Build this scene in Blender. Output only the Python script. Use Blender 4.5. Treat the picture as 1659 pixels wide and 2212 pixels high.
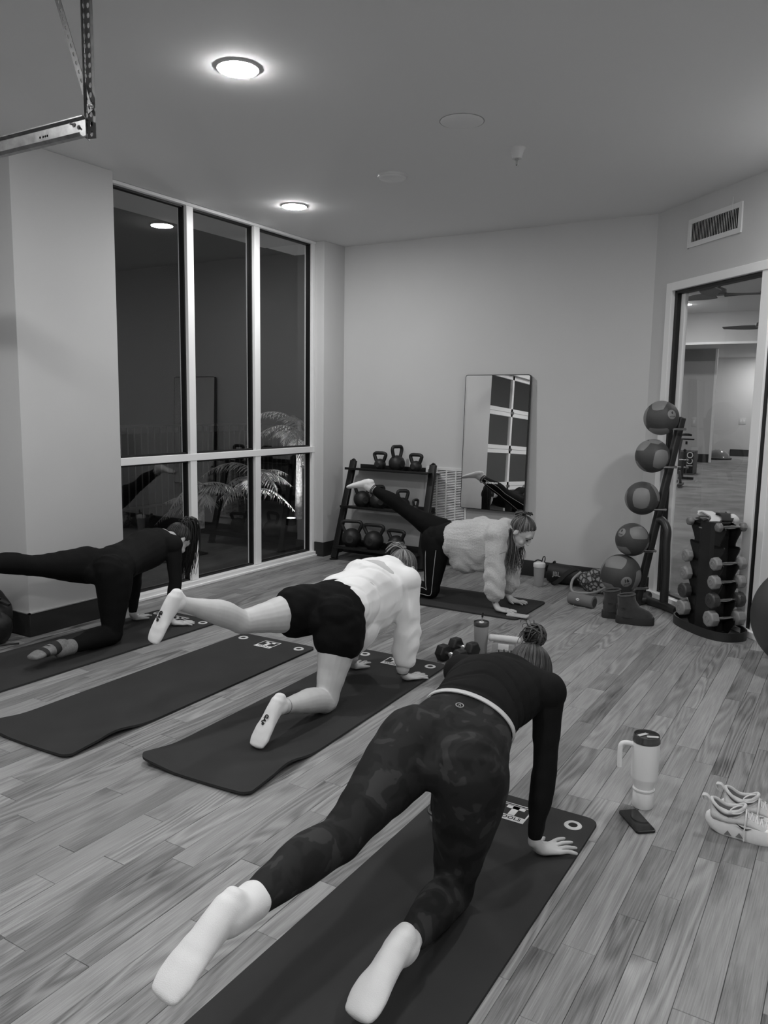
import bpy, bmesh, math, random
import numpy as np
from mathutils import Vector, Matrix, noise as mnoise

# ------------------------------------------------------------ scene, camera, world, exposure
for o in list(bpy.data.objects):
    bpy.data.objects.remove(o)
SC = bpy.context.scene
COL = SC.collection
SC.view_settings.view_transform = 'Standard'
SC.view_settings.look = 'None'
SC.view_settings.gamma = 1.0
SC.view_settings.use_curve_mapping = False
SC.view_settings.exposure = 0.0

CAMH = 1.52
YAW, PITCH, ROLL, FPX = 0.54220839, 0.134315022, 0.0154824844, 1716.33548
def cam_axes():
    cy, sy = math.cos(YAW), math.sin(YAW)
    f0 = Vector((-sy, cy, 0)); r0 = Vector((cy, sy, 0)); u0 = Vector((0, 0, 1))
    cp, sp = math.cos(PITCH), math.sin(PITCH)
    f = f0*cp-u0*sp; u = u0*cp+f0*sp
    r = r0*math.cos(ROLL)+u*math.sin(ROLL); u2 = u*math.cos(ROLL)-r0*math.sin(ROLL)
    return r, u2, f
_r, _u, _f = cam_axes()
cd = bpy.data.cameras.new('camera'); cam = bpy.data.objects.new('camera', cd); COL.objects.link(cam)
cd.sensor_fit = 'VERTICAL'; cd.sensor_height = 24.0; cd.lens = FPX/2212*24.0
cd.clip_start = 0.05; cd.clip_end = 200
cam.matrix_world = Matrix(((_r.x, _u.x, -_f.x, 0), (_r.y, _u.y, -_f.y, 0), (_r.z, _u.z, -_f.z, CAMH), (0, 0, 0, 1)))
SC.camera = cam
def project(p):
    q = Vector(p)-Vector((0, 0, CAMH)); z = q.dot(_f)
    if z <= 0.01: return None
    return 829.5+FPX*q.dot(_r)/z, 1106-FPX*q.dot(_u)/z, z

W = bpy.data.worlds.new('night_sky'); SC.world = W; W.use_nodes = True
W.node_tree.nodes['Background'].inputs[0].default_value = (0.5, 0.5, 0.5, 1)
W.node_tree.nodes['Background'].inputs[1].default_value = 0.012

LAMP = 294.0        # radiance of the ceiling disc diffusers
HALL_LAMP = 190.0

# ------------------------------------------------------------ materials
def lin(g):
    c = g/255.0
    return c/12.92 if c <= 0.04045 else ((c+0.055)/1.055)**2.4
MATS = {}
def mat(name, g=128, rough=0.6, metal=0.0, spec=0.5, noise=0.0, nscale=40.0, bump=0.0, bscale=200.0, sheen=0.0, coat=0.0, g2=None, trans=0.0, alpha=1.0, emit=0.0):
    """grey principled material with optional blotch noise and bump"""
    if name in MATS: return MATS[name]
    m = bpy.data.materials.new(name); m.use_nodes = True
    nt = m.node_tree; b = nt.nodes['Principled BSDF']
    v = lin(g); b.inputs['Base Color'].default_value = (v, v, v, 1)
    b.inputs['Roughness'].default_value = rough; b.inputs['Metallic'].default_value = metal
    b.inputs['Specular IOR Level'].default_value = spec
    if sheen: b.inputs['Sheen Weight'].default_value = sheen
    if coat: b.inputs['Coat Weight'].default_value = coat
    if trans: b.inputs['Transmission Weight'].default_value = trans
    if alpha < 1: b.inputs['Alpha'].default_value = alpha
    if emit:
        b.inputs['Emission Color'].default_value = (1, 1, 1, 1); b.inputs['Emission Strength'].default_value = emit
    if noise or bump:
        tc = nt.nodes.new('ShaderNodeTexCoord')
    if noise:
        n = nt.nodes.new('ShaderNodeTexNoise'); n.inputs['Scale'].default_value = nscale; n.inputs['Detail'].default_value = 4
        nt.links.new(tc.outputs['Object'], n.inputs['Vector'])
        r = nt.nodes.new('ShaderNodeMapRange'); r.inputs[1].default_value = 0.3; r.inputs[2].default_value = 0.7
        lo = v*(1-noise); hi = v*(1+noise) if g2 is None else lin(g2)
        r.inputs[3].default_value = lo; r.inputs[4].default_value = hi
        nt.links.new(n.outputs['Fac'], r.inputs[0]); nt.links.new(r.outputs[0], b.inputs['Base Color'])
    if bump:
        n2 = nt.nodes.new('ShaderNodeTexNoise'); n2.inputs['Scale'].default_value = bscale; n2.inputs['Detail'].default_value = 3
        nt.links.new(tc.outputs['Object'], n2.inputs['Vector'])
        bp = nt.nodes.new('ShaderNodeBump'); bp.inputs['Strength'].default_value = bump; bp.inputs['Distance'].default_value = 0.004
        nt.links.new(n2.outputs['Fac'], bp.inputs['Height']); nt.links.new(bp.outputs[0], b.inputs['Normal'])
    MATS[name] = m
    return m

def mat_wood():
    m = bpy.data.materials.new('oak_floor'); m.use_nodes = True
    nt = m.node_tree; N = nt.nodes.new; L = nt.links.new; b = nt.nodes['Principled BSDF']
    tc = N('ShaderNodeTexCoord'); oi = N('ShaderNodeObjectInfo'); ge = N('ShaderNodeNewGeometry')
    add = N('ShaderNodeMath'); add.operation = 'ADD'; L(oi.outputs['Random'], add.inputs[0]); L(ge.outputs['Random Per Island'], add.inputs[1])
    fr = N('ShaderNodeMath'); fr.operation = 'FRACT'; L(add.outputs[0], fr.inputs[0])
    sc = N('ShaderNodeVectorMath'); sc.operation = 'SCALE'; sc.inputs[0].default_value = (37.0, 91.0, 53.0); L(fr.outputs[0], sc.inputs['Scale'])
    va = N('ShaderNodeVectorMath'); va.operation = 'ADD'; L(tc.outputs['Object'], va.inputs[0]); L(sc.outputs[0], va.inputs[1])
    mp = N('ShaderNodeMapping'); mp.inputs['Scale'].default_value = (1.0, 0.10, 1.0); L(va.outputs[0], mp.inputs[0])
    n1 = N('ShaderNodeTexNoise'); n1.inputs['Scale'].default_value = 7.0; n1.inputs['Detail'].default_value = 1.6; n1.inputs['Roughness'].default_value = 0.45; L(mp.outputs[0], n1.inputs[0])
    mu = N('ShaderNodeMath'); mu.operation = 'MULTIPLY'; mu.inputs[1].default_value = 95.0; L(n1.outputs['Fac'], mu.inputs[0])
    si = N('ShaderNodeMath'); si.operation = 'SINE'; L(mu.outputs[0], si.inputs[0])
    # fine fibres
    mp2 = N('ShaderNodeMapping'); mp2.inputs['Scale'].default_value = (260.0, 7.0, 1.0); L(va.outputs[0], mp2.inputs[0])
    n2 = N('ShaderNodeTexNoise'); n2.inputs['Scale'].default_value = 1.0; n2.inputs['Detail'].default_value = 3; L(mp2.outputs[0], n2.inputs[0])
    # knots and stains
    mp3 = N('ShaderNodeMapping'); mp3.inputs['Scale'].default_value = (9.0, 2.4, 1.0); L(va.outputs[0], mp3.inputs[0])
    n3 = N('ShaderNodeTexNoise'); n3.inputs['Scale'].default_value = 1.0; n3.inputs['Detail'].default_value = 5; L(mp3.outputs[0], n3.inputs[0])
    st = N('ShaderNodeMapRange'); st.inputs[1].default_value = 0.55; st.inputs[2].default_value = 0.78; st.inputs[3].default_value = 0.0; st.inputs[4].default_value = 0.55; L(n3.outputs['Fac'], st.inputs[0])
    # how strongly ringed this board is
    wn = N('ShaderNodeTexWhiteNoise'); wn.noise_dimensions = '1D'; L(fr.outputs[0], wn.inputs['W'])
    gs = N('ShaderNodeMapRange'); gs.inputs[3].default_value = 0.03; gs.inputs[4].default_value = 0.24; L(wn.outputs['Value'], gs.inputs[0])
    g1 = N('ShaderNodeMath'); g1.operation = 'MULTIPLY'; L(si.outputs[0], g1.inputs[0]); L(gs.outputs[0], g1.inputs[1])
    f1 = N('ShaderNodeMapRange'); f1.inputs[1].default_value = 0.25; f1.inputs[2].default_value = 0.75; f1.inputs[3].default_value = -0.22; f1.inputs[4].default_value = 0.22; L(n2.outputs['Fac'], f1.inputs[0])
    base = N('ShaderNodeMapRange'); base.interpolation_type = 'SMOOTHSTEP'; base.inputs[3].default_value = 0.74; base.inputs[4].default_value = 1.12; L(fr.outputs[0], base.inputs[0])
    s1 = N('ShaderNodeMath'); s1.operation = 'ADD'; L(base.outputs[0], s1.inputs[0]); L(g1.outputs[0], s1.inputs[1])
    s2 = N('ShaderNodeMath'); s2.operation = 'ADD'; L(s1.outputs[0], s2.inputs[0]); L(f1.outputs[0], s2.inputs[1])
    s3 = N('ShaderNodeMath'); s3.operation = 'SUBTRACT'; L(s2.outputs[0], s3.inputs[0]); L(st.outputs[0], s3.inputs[1])
    s4 = N('ShaderNodeMath'); s4.operation = 'MULTIPLY'; s4.inputs[1].default_value = FLOOR_ALBEDO; L(s3.outputs[0], s4.inputs[0])
    s5 = N('ShaderNodeMath'); s5.operation = 'MAXIMUM'; s5.inputs[1].default_value = 0.02; L(s4.outputs[0], s5.inputs[0])
    L(s5.outputs[0], b.inputs['Base Color'])
    b.inputs['Roughness'].default_value = 0.42; b.inputs['Specular IOR Level'].default_value = 0.4
    hs = N('ShaderNodeMath'); hs.operation = 'ADD'; L(g1.outputs[0], hs.inputs[0]); L(f1.outputs[0], hs.inputs[1])
    bp = N('ShaderNodeBump'); bp.inputs['Strength'].default_value = 0.6; bp.inputs['Distance'].default_value = 0.003
    L(hs.outputs[0], bp.inputs['Height']); L(bp.outputs[0], b.inputs['Normal'])
    MATS['oak_floor'] = m
    return m
FLOOR_ALBEDO = 0.27

def mat_glass(name, ior=1.5, tint=1.0, rough=0.0):
    """clear pane: fresnel reflection over straight transmission (front faces only)"""
    m = bpy.data.materials.new(name); m.use_nodes = True
    nt = m.node_tree; nt.nodes.clear(); N = nt.nodes.new; L = nt.links.new
    out = N('ShaderNodeOutputMaterial'); mx = N('ShaderNodeMixShader'); tr = N('ShaderNodeBsdfTransparent'); gl = N('ShaderNodeBsdfGlossy')
    tr.inputs[0].default_value = (tint, tint, tint, 1); gl.inputs['Roughness'].default_value = rough; gl.inputs['Color'].default_value = (1, 1, 1, 1)
    fr = N('ShaderNodeFresnel'); fr.inputs[0].default_value = ior
    ge = N('ShaderNodeNewGeometry'); iv = N('ShaderNodeMath'); iv.operation = 'SUBTRACT'; iv.inputs[0].default_value = 1.0; L(ge.outputs['Backfacing'], iv.inputs[1])
    mu = N('ShaderNodeMath'); mu.operation = 'MULTIPLY'; L(fr.outputs[0], mu.inputs[0]); L(iv.outputs[0], mu.inputs[1])
    L(mu.outputs[0], mx.inputs[0]); L(tr.outputs[0], mx.inputs[1]); L(gl.outputs[0], mx.inputs[2]); L(mx.outputs[0], out.inputs[0])
    MATS[name] = m
    return m

def mat_emit(name, strength):
    m = bpy.data.materials.new(name); m.use_nodes = True
    nt = m.node_tree; nt.nodes.clear(); out = nt.nodes.new('ShaderNodeOutputMaterial'); e = nt.nodes.new('ShaderNodeEmission')
    e.inputs[1].default_value = strength; nt.links.new(e.outputs[0], out.inputs[0]); MATS[name] = m
    return m

# ------------------------------------------------------------ object helpers
def tag(o, label=None, cat=None, group=None, kind=None):
    if label: o['label'] = label
    if cat: o['category'] = cat
    if group: o['group'] = group
    if kind: o['kind'] = kind
    return o
def empty(name, loc=(0, 0, 0), rz=0.0, label=None, cat=None, group=None, kind=None):
    o = bpy.data.objects.new(name, None); COL.objects.link(o); o.empty_display_size = 0.05
    o.location = loc; o.rotation_euler = (0, 0, rz)
    return tag(o, label, cat, group, kind)
def copy_tree(o, parent=None):
    c = o.copy(); COL.objects.link(c); c.parent = parent
    for ch in list(o.children): copy_tree(ch, c)
    return c

class MB:
    """collects shapes, builds them as one mesh object"""
    def __init__(s): s.v = []; s.f = []; s.mi = []; s.cur = 0
    def add(s, vs, fs):
        k = len(s.v); s.v += [tuple(p) for p in vs]; s.f += [tuple(i+k for i in f) for f in fs]; s.mi += [s.cur]*len(fs); return s
    def box(s, x0, x1, y0, y1, z0, z1):
        return s.add([(x0,y0,z0),(x1,y0,z0),(x1,y1,z0),(x0,y1,z0),(x0,y0,z1),(x1,y0,z1),(x1,y1,z1),(x0,y1,z1)],
                     [(3,2,1,0),(4,5,6,7),(0,1,5,4),(1,2,6,5),(2,3,7,6),(3,0,4,7)])
    def obox(s, c, ax, ay, az):
        c = Vector(c); ax, ay, az = Vector(ax), Vector(ay), Vector(az)
        vs = [c+ax*i+ay*j+az*k for k in (-1, 1) for j in (-1, 1) for i in (-1, 1)]
        if ax.cross(ay).dot(az) < 0: vs = [c-ax*i+ay*j+az*k for k in (-1, 1) for j in (-1, 1) for i in (-1, 1)]
        return s.add(vs, [(2,3,1,0),(4,5,7,6),(0,1,5,4),(1,3,7,5),(3,2,6,7),(2,0,4,6)])
    def bar(s, p0, p1, w, h, up=(0, 0, 1)):
        p0, p1 = Vector(p0), Vector(p1); d = p1-p0; t = d.normalized(); up = Vector(up)
        u = t.cross(up)
        if u.length < 1e-4: u = t.cross(Vector((1, 0, 0)))
        u.normalize(); v = u.cross(t)
        return s.obox((p0+p1)/2, d/2, u*w/2, v*h/2)
    def tube(s, pts, rad, n=10, caps=True, closed=False, flat=None):
        pts = [Vector(p) for p in pts]; m = len(pts)
        rad = [rad]*m if isinstance(rad, (int, float)) else rad
        vs = []; fs = []; prev = None
        for i, p in enumerate(pts):
            if closed: t = pts[(i+1) % m]-pts[i-1]
            else: t = pts[min(i+1, m-1)]-pts[max(i-1, 0)]
            t.normalize()
            if prev is None:
                u = t.cross(Vector((0, 0, 1)))
                if u.length < 0.05: u = t.cross(Vector((1, 0, 0)))
            else: u = prev-t*prev.dot(t)
            u.normalize(); prev = u; w = t.cross(u)
            k = 1.0 if flat is None else flat
            for j in range(n):
                a = 2*math.pi*j/n; vs.append(p+u*math.cos(a)*rad[i]+w*math.sin(a)*rad[i]*k)
        for i in range(m if closed else m-1):
            a = i*n; b2 = ((i+1) % m)*n
            for j in range(n): fs.append((a+j, a+(j+1) % n, b2+(j+1) % n, b2+j))
        if caps and not closed:
            fs.append(tuple(range(n-1, -1, -1))); fs.append(tuple((m-1)*n+j for j in range(n)))
        return s.add(vs, fs)
    def cyl(s, p0, p1, r0, r1=None, n=20, caps=True):
        return s.tube([p0, p1], [r0, r0 if r1 is None else r1], n, caps)
    def lathe(s, prof, c=(0, 0, 0), n=32, a0=0.0):
        vs = []; fs = []; m = len(prof)
        for r, z in prof:
            for j in range(n):
                a = a0+2*math.pi*j/n; vs.append((c[0]+r*math.cos(a), c[1]+r*math.sin(a), c[2]+z))
        for i in range(m-1):
            for j in range(n): fs.append((i*n+j, i*n+(j+1) % n, (i+1)*n+(j+1) % n, (i+1)*n+j))
        if prof[0][0] > 1e-6: fs.append(tuple(range(n-1, -1, -1)))
        if prof[-1][0] > 1e-6: fs.append(tuple((m-1)*n+j for j in range(n)))
        return s.add(vs, fs)
    def prism(s, poly, z0, z1):
        n = len(poly); vs = [(x, y, z0) for x, y in poly]+[(x, y, z1) for x, y in poly]
        fs = [tuple(range(n-1, -1, -1)), tuple(range(n, 2*n))]+[(i, (i+1) % n, n+(i+1) % n, n+i) for i in range(n)]
        return s.add(vs, fs)
    def ball(s, c, r, n=16, m=10, ax=None):
        c = Vector(c); r = (r, r, r) if isinstance(r, (int, float)) else r
        X, Y, Z = ax if ax else (Vector((1, 0, 0)), Vector((0, 1, 0)), Vector((0, 0, 1)))
        vs = [c-Z*r[2]]; fs = []
        for i in range(1, m):
            ph = -math.pi/2+math.pi*i/m
            for j in range(n):
                a = 2*math.pi*j/n
                vs.append(c+X*r[0]*math.cos(ph)*math.cos(a)+Y*r[1]*math.cos(ph)*math.sin(a)+Z*r[2]*math.sin(ph))
        vs.append(c+Z*r[2]); top = len(vs)-1
        for j in range(n):
            fs.append((0, 1+(j+1) % n, 1+j)); fs.append((top, 1+(m-2)*n+j, 1+(m-2)*n+(j+1) % n))
        for i in range(m-2):
            for j in range(n): fs.append((1+i*n+j, 1+i*n+(j+1) % n, 1+(i+1)*n+(j+1) % n, 1+(i+1)*n+j))
        return s.add(vs, fs)
    def mesh(s, name, bevel=0.0, seg=2, smooth=None):
        me = bpy.data.meshes.new(name); me.from_pydata(s.v, [], s.f)
        if any(s.mi): me.polygons.foreach_set('material_index', s.mi)
        if bevel:
            bm = bmesh.new(); bm.from_mesh(me); bmesh.ops.remove_doubles(bm, verts=bm.verts, dist=1e-6)
            es = [e for e in bm.edges if len(e.link_faces) == 2 and e.calc_face_angle(0) > 0.5]
            bmesh.ops.bevel(bm, geom=es, offset=bevel, segments=seg, profile=0.5, affect='EDGES', clamp_overlap=True)
            bm.to_mesh(me); bm.free()
        me.update()
        if smooth is not None:
            me.polygons.foreach_set('use_smooth', [True]*len(me.polygons))
            me.set_sharp_from_angle(angle=math.radians(smooth))
        return me
    def build(s, name, m, parent=None, bevel=0.0, seg=2, smooth=40, loc=None):
        me = s.mesh(name, bevel, seg, smooth)
        for q in (m if isinstance(m, (list, tuple)) else [m]): me.materials.append(q)
        o = bpy.data.objects.new(name, me); COL.objects.link(o)
        if parent: o.parent = parent
        if loc: o.location = loc
        return o
def inst(name, me, parent=None, loc=(0, 0, 0), rot=(0, 0, 0)):
    o = bpy.data.objects.new(name, me); COL.objects.link(o); o.parent = parent; o.location = loc; o.rotation_euler = rot
    return o
def struct(name, mb, m, parent=None, **k):
    o = mb.build(name, m, parent, **k)
    if parent is None: o['kind'] = 'structure'
    return o
def crv(pts, n=6, closed=False):
    """Catmull-Rom through points"""
    pts = [Vector(p) for p in pts]; out = []; m = len(pts)
    for i in range(m if closed else m-1):
        if closed: a, b, c, d = pts[i-1], pts[i], pts[(i+1) % m], pts[(i+2) % m]
        else: a, b, c, d = pts[max(i-1, 0)], pts[i], pts[i+1], pts[min(i+2, m-1)]
        for k in range(n):
            t = k/n
            out.append(0.5*((2*b)+(c-a)*t+(2*a-5*b+4*c-d)*t*t+(3*b-a-3*c+d)*t**3))
    if not closed: out.append(pts[-1])
    return out
def text(name, body, size, m, parent, loc, rot, extrude=0.0006, align='CENTER', shear=0.0, spacing=1.0, bold=0.0):
    cu = bpy.data.curves.new(name, 'FONT'); cu.body = body; cu.size = size; cu.extrude = extrude; cu.align_x = align; cu.align_y = 'CENTER'
    cu.shear = shear; cu.space_character = spacing; cu.offset = bold; cu.resolution_u = 3
    o = bpy.data.objects.new(name, cu); COL.objects.link(o)
    dg = bpy.context.evaluated_depsgraph_get(); me = bpy.data.meshes.new_from_object(o.evaluated_get(dg)); me.name = name
    bpy.data.objects.remove(o); bpy.data.curves.remove(cu)
    me.materials.clear(); me.materials.append(m)
    o = bpy.data.objects.new(name, me); COL.objects.link(o); o.parent = parent; o.location = loc
    if isinstance(rot, Matrix): o.rotation_euler = rot.to_euler()
    else: o.rotation_euler = rot
    return o
RNG = random.Random(7)
# ------------------------------------------------------------ the room
XW, XCL, XCR, YB, CH = -4.68, -4.513, -4.571, 6.757, 3.06
CX, CY = -1.56, 6.757            # corner where the back wall meets the slanted glass wall
XR, YR = 2.6, -2.6
wallm = mat('wall_paint', 205, 0.75, spec=0.25, noise=0.02, nscale=1.5, bump=0.05, bscale=160)
ceilm = mat('ceiling_paint', 228, 0.85, spec=0.15)
basem = mat('dark_baseboard', 42, 0.55, spec=0.4)
framem = mat('white_aluminium', 243, 0.42, spec=0.5)
gaskm = mat('black_gasket', 14, 0.5)
S = 'structure'
wood = mat_wood()

sub = MB().box(-5.0, XR+.1, YR-.1, YB+.1, -0.2, -0.012)
floor = struct('floor', sub, mat('subfloor', 20, 0.9))
# boards: individual oak planks running towards the back wall
MATRECTS = []      # filled just below, planks hidden under mats are not singled out
MATS_ON_FLOOR = [(-1.018, 1.855, 0.0), (-2.255, 3.13, 2.0), (-3.105, 2.975, 1.1), (-4.035, 3.085, -0.6)]
def plank_vf(x0, x1, y0, y1, z):
    c = 0.0012; b = -0.011
    vs = [(x0,y0,b),(x1,y0,b),(x1,y1,b),(x0,y1,b),(x0,y0,z-c),(x1,y0,z-c),(x1,y1,z-c),(x0,y1,z-c),(x0+c,y0+c,z),(x1-c,y0+c,z),(x1-c,y1-c,z),(x0+c,y1-c,z)]
    fs = [(0,1,5,4),(1,2,6,5),(2,3,7,6),(3,0,4,7),(4,5,9,8),(5,6,10,9),(6,7,11,10),(7,4,8,11),(8,9,10,11)]
    return vs, fs
planks = []
x = -4.9
while x < XR:
    w = RNG.choice((0.083, 0.1, 0.1, 0.1, 0.07)); y = YR-RNG.random()
    while y < YB:
        l = RNG.choice((0.35, 0.5, 0.7, 0.9, 1.1, 1.4))*RNG.uniform(0.85, 1.15); y1 = min(y+l, YB+.05)
        planks.append((x+.0005, min(x+w, XR)-.0005, max(y, YR)+.0004, y1-.0004, -RNG.random()*0.0008)); y += l
    x += w
def plank_score(p):
    cx, cy = (p[0]+p[1])/2, (p[2]+p[3])/2
    best = 0
    for t in (0.05, 0.3, 0.5, 0.7, 0.95):
        q = project((cx, p[2]+(p[3]-p[2])*t, 0))
        if q is None or not (-5 < q[0] < 1664 and 0 < q[1] < 2217): continue
        hid = False
        for mx, my, a in MATS_ON_FLOOR:
            if abs(cx-mx) < 0.29-.06 and abs(p[2]+(p[3]-p[2])*t-my) < 0.9: hid = True
        if not hid: best += 1
    q = project((cx, cy, 0))
    if not best or q is None: return 0
    return best*(p[1]-p[0])*(p[3]-p[2])/q[2]**3
# board ends that reach past the slanted wall are dropped
planks = [p for p in planks if not (p[0] > CX and (p[0]-CX)+(p[2]-CY) > 0.25)]
planks.sort(key=plank_score, reverse=True)
for p in planks[:300]:
    m = MB(); m.add(*plank_vf(*p)); m.build('plank', wood, floor, smooth=None)
m = MB()
for p in planks[300:]: m.add(*plank_vf(*p))
o = m.build('plank_field', wood, floor, smooth=None); o['kind'] = 'stuff'

struct('ceiling', MB().box(-5.3, XR+.2, YR-.2, YB+.14, CH, CH+.2), ceilm)
# back wall, columns beside the windows, walls behind the camera
struct('wall_back', MB().box(-4.74, CX+.02, YB, YB+.14, 0, CH), wallm)
struct('wall_left', MB().box(-5.3, XCL, 3.09, 3.862, 0, CH).box(-4.80, XCR, 6.41, YB+.14, 0, CH), wallm, bevel=.004)
struct('wall_left_head', MB().box(-5.3, XW-.08, 3.862, 6.41, 3.052, CH).box(-5.3, -4.86, 2.42, 3.09, 0, CH).box(-5.3, -4.86, -2.4, 2.42, 2.40, CH).box(-5.3, -4.86, YR, -2.4, 0, CH), wallm)
struct('wall_rear', MB().box(-5.3, XR+.14, YR-.14, YR, 0, CH), wallm)
struct('wall_right', MB().box(XR, XR+.14, YR, 2.66, 0, CH), wallm)
# slanted wall: local x runs along it towards the camera side, local y points out of the room
ANG = -math.pi/4
wa = empty('wall_slanted', (CX, CY, 0), ANG, kind=S)
G0, G1, GT = 0.19, 2.95, 2.49
MB().box(-.06, G0, 0, .14, 0, CH).box(G0, G1, 0, .14, GT, CH).box(G1, 5.95, 0, .14, 0, CH).build('wall_panel', wallm, wa, smooth=None)
# baseboards
bb = MB().box(XCL, XCL+.014, 3.076, 3.862, 0, .15).box(-4.86, XCL+.014, 3.076, 3.09, 0, .15)
struct('baseboard_left', bb, basem, bevel=.003)
MB().box(XCL, XCL+.016, 3.075, 3.862, .15, .156).box(-4.86, XCL+.016, 3.075, 3.09, .15, .156).build('caulk_line', mat('caulk', 150, .7), bpy.data.objects['baseboard_left'], smooth=None)
struct('baseboard_corner', MB().box(XW+.01, XCR+.014, 6.396, 6.41, 0, .142).box(XCR, XCR+.014, 6.396, YB, 0, .142), basem, bevel=.003)
struct('baseboard_back', MB().box(XCR+.014, CX, YB-.014, YB, 0, .142), basem, bevel=.003)
b2 = MB().box(0, G0-.01, -.014, 0, 0, .142).build('baseboard_slanted', basem, None, bevel=.003); b2['kind'] = S; b2.location = (CX, CY, 0); b2.rotation_euler = (0, 0, ANG)
struct('baseboard_rear', MB().box(-4.86, XR, YR, YR+.014, 0, .142), basem)
struct('baseboard_right', MB().box(XR-.014, XR, YR, 2.6, 0, .142), basem)

# ---- the tall window of three lights over three
glass = mat_glass('window_glass', 2.05)
win = empty('window_1', (XW, 3.862, 0), kind=S)
Y0 = 3.862
def fr(name, y0, y1, z0, z1, d0=-.1, d1=0.0, m=framem):
    return MB().box(d0, d1, y0-Y0, y1-Y0, z0, z1).build(name, m, win, bevel=.003, smooth=None)
fr('window_frame', 3.862, 3.935, 0.0, 3.052); fr('mullion', 4.712, 4.785, 0.05, 3.04); fr('mullion', 5.52, 5.593, 0.05, 3.04); fr('window_frame', 6.375, 6.41, 0.0, 3.052)
fr('transom', 3.862, 6.41, 1.042, 1.098, d1=.004); fr('window_head', 3.862, 6.41, 3.035, 3.058, d1=.01); fr('window_sill', 3.862, 6.41, 0.0, 0.048, d1=.03)
MB().box(-.02, .045, 0, 6.40-Y0, 0, .018).build('sill_flashing', framem, win, bevel=.002, smooth=None)
for a, b in ((3.935, 4.712), (4.785, 5.52), (5.593, 6.375)):
    for z0, z1 in ((.048, 1.042), (1.098, 3.035)):
        g = .014
        k = MB().box(-.075, -.03, a-Y0, a+g-Y0, z0, z1).box(-.075, -.03, b-g-Y0, b-Y0, z0, z1).box(-.075, -.03, a-Y0, b-Y0, z0, z0+g).box(-.075, -.03, a-Y0, b-Y0, z1-g, z1)
        k.build('gasket', gaskm, win, smooth=None)
        MB().box(-.058, -.052, a+g-Y0, b-g-Y0, z0+g, z1-g).build('pane', glass, win, smooth=None)

# ---- glazed front towards the next room, in the slanted wall
gw = empty('window_2', (CX, CY, 0), ANG, kind=S)
def gf(name, x0, x1, z0, z1, y0=-.012, y1=.086, m=framem): return MB().box(x0, x1, y0, y1, z0, z1).build(name, m, gw, bevel=.003, smooth=None)
gf('casing', G0, .262, 0, GT); gf('casing', .262, 2.88, 2.428, GT); gf('sill', G0, G1, 0, .045, y0=-.03)
gf('gasket', .262, .294, .045, 2.428, y0=.02, m=gaskm); gf('gasket', .262, 1.30, 2.404, 2.428, y0=.02, m=gaskm); gf('gasket', .262, 1.3, .045, .062, y0=.02, m=gaskm)
gf('frame_stile', .294, .345, .062, 2.404, y0=.056)
gf('frame_stile', 1.262, 1.35, .045, 2.428, y0=-.004); gf('gasket', 1.35, 1.40, .03, 2.428, y0=.01, m=gaskm); gf('frame_stile', 1.40, 1.46, .045, 2.428, y0=.0)
gf('gasket', 1.46, 2.88, .045, .066, y0=.02, m=gaskm); gf('gasket', 1.46, 2.88, 2.404, 2.428, y0=.02, m=gaskm); gf('casing', 2.88, G1, 0, GT)
glass2 = mat_glass('shopfront_glass', 1.5)
for a, b in ((.345, 1.262), (1.46, 2.88)): gf('pane', a, b, .062, 2.404, y0=.07, y1=.078, m=glass2)

# ---- sectional glass overhead door on the left, seen only in the mirror
door = empty('door_1', (-4.9, 2.42, 0), kind=S)
dm = framem
for k in range(4):
    z0 = .02+k*.585; z1 = z0+.58
    for (a, b) in ((0, -.07),): pass
    for j in range(5):
        y = -j*1.05
        MB().box(-.04, 0, y-.07 if j else y-.10, y, z0, z1).build('stile', dm, door, smooth=None)
        if j < 4:
            MB().box(-.025, -.019, y-1.05, y-.07, z0+.06, z1-.06).build('pane', glass, door, smooth=None)
    MB().box(-.04, 0, -4.8, 0, z0, z0+.06).build('rail', dm, door, smooth=None)
    MB().box(-.04, 0, -4.8, 0, z1-.06, z1).build('rail', dm, door, smooth=None)
    if k:
        for j in range(1, 5):
            y = -j*1.05-.035
            MB().prism([(0, -.05), (.035, 0), (0, .05)], -.02, .02).build('hinge', mat('galvanised', 120, .4, 1.0), door, smooth=None, loc=(0, y, z0-.005))
struct('trim_1', MB().box(-4.9, -4.84, -1.75, 2.42, 2.36, 2.42).box(-4.9, -4.84, 2.42, 2.50, 0, 2.42), framem)

# ---- ceiling lights
lamp_on = mat_emit('lamp_diffuser_lit', LAMP); lamp_off = mat('lamp_diffuser_off', 215, .4)
def disc_light(x, y, label, z=CH, r=.095, lit=True, group=None, m=None, dp=1.7):
    o = empty('ceiling_light', (x, y, z), 0, label, 'ceiling light', group)
    MB().lathe([(r+.008, 0), (r+.008, -.003*dp), (r+.004, -.005*dp), (r-.002, -.005*dp)][::-1], n=40).build('trim_ring', mat('lamp_ring', 205, .4), o, smooth=50)
    MB().lathe([(r, -.004*dp), (r*.97, -.007*dp), (r*.8, -.009*dp), (r*.4, -.010*dp), (0.0001, -.010*dp)][::-1], n=40).build('diffuser', (m or lamp_on) if lit else lamp_off, o, smooth=60)
    return o
disc_light(-2.636, 3.0, 'large lit round ceiling light nearest the metal track')
disc_light(-4.0, 5.2, 'small lit round ceiling light near the tall windows')
disc_light(-2.888, 4.84, 'unlit white ceiling disc between the lit lamps and the sprinkler', lit=False, dp=3.2)
for x, y, lb in ((-.15, 4.75, 'lit round ceiling light above the exercise ball'), (-.9, .9, 'lit round ceiling light above the nearest mat'), (-3.4, .8, 'lit round ceiling light in front of the overhead door'), (.9, .6, 'lit round ceiling light near the plain right wall'), (-.6, -1.4, 'lit round ceiling light near the rear wall')):
    disc_light(x, y, lb, group='ceiling lights outside the picture')
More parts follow.
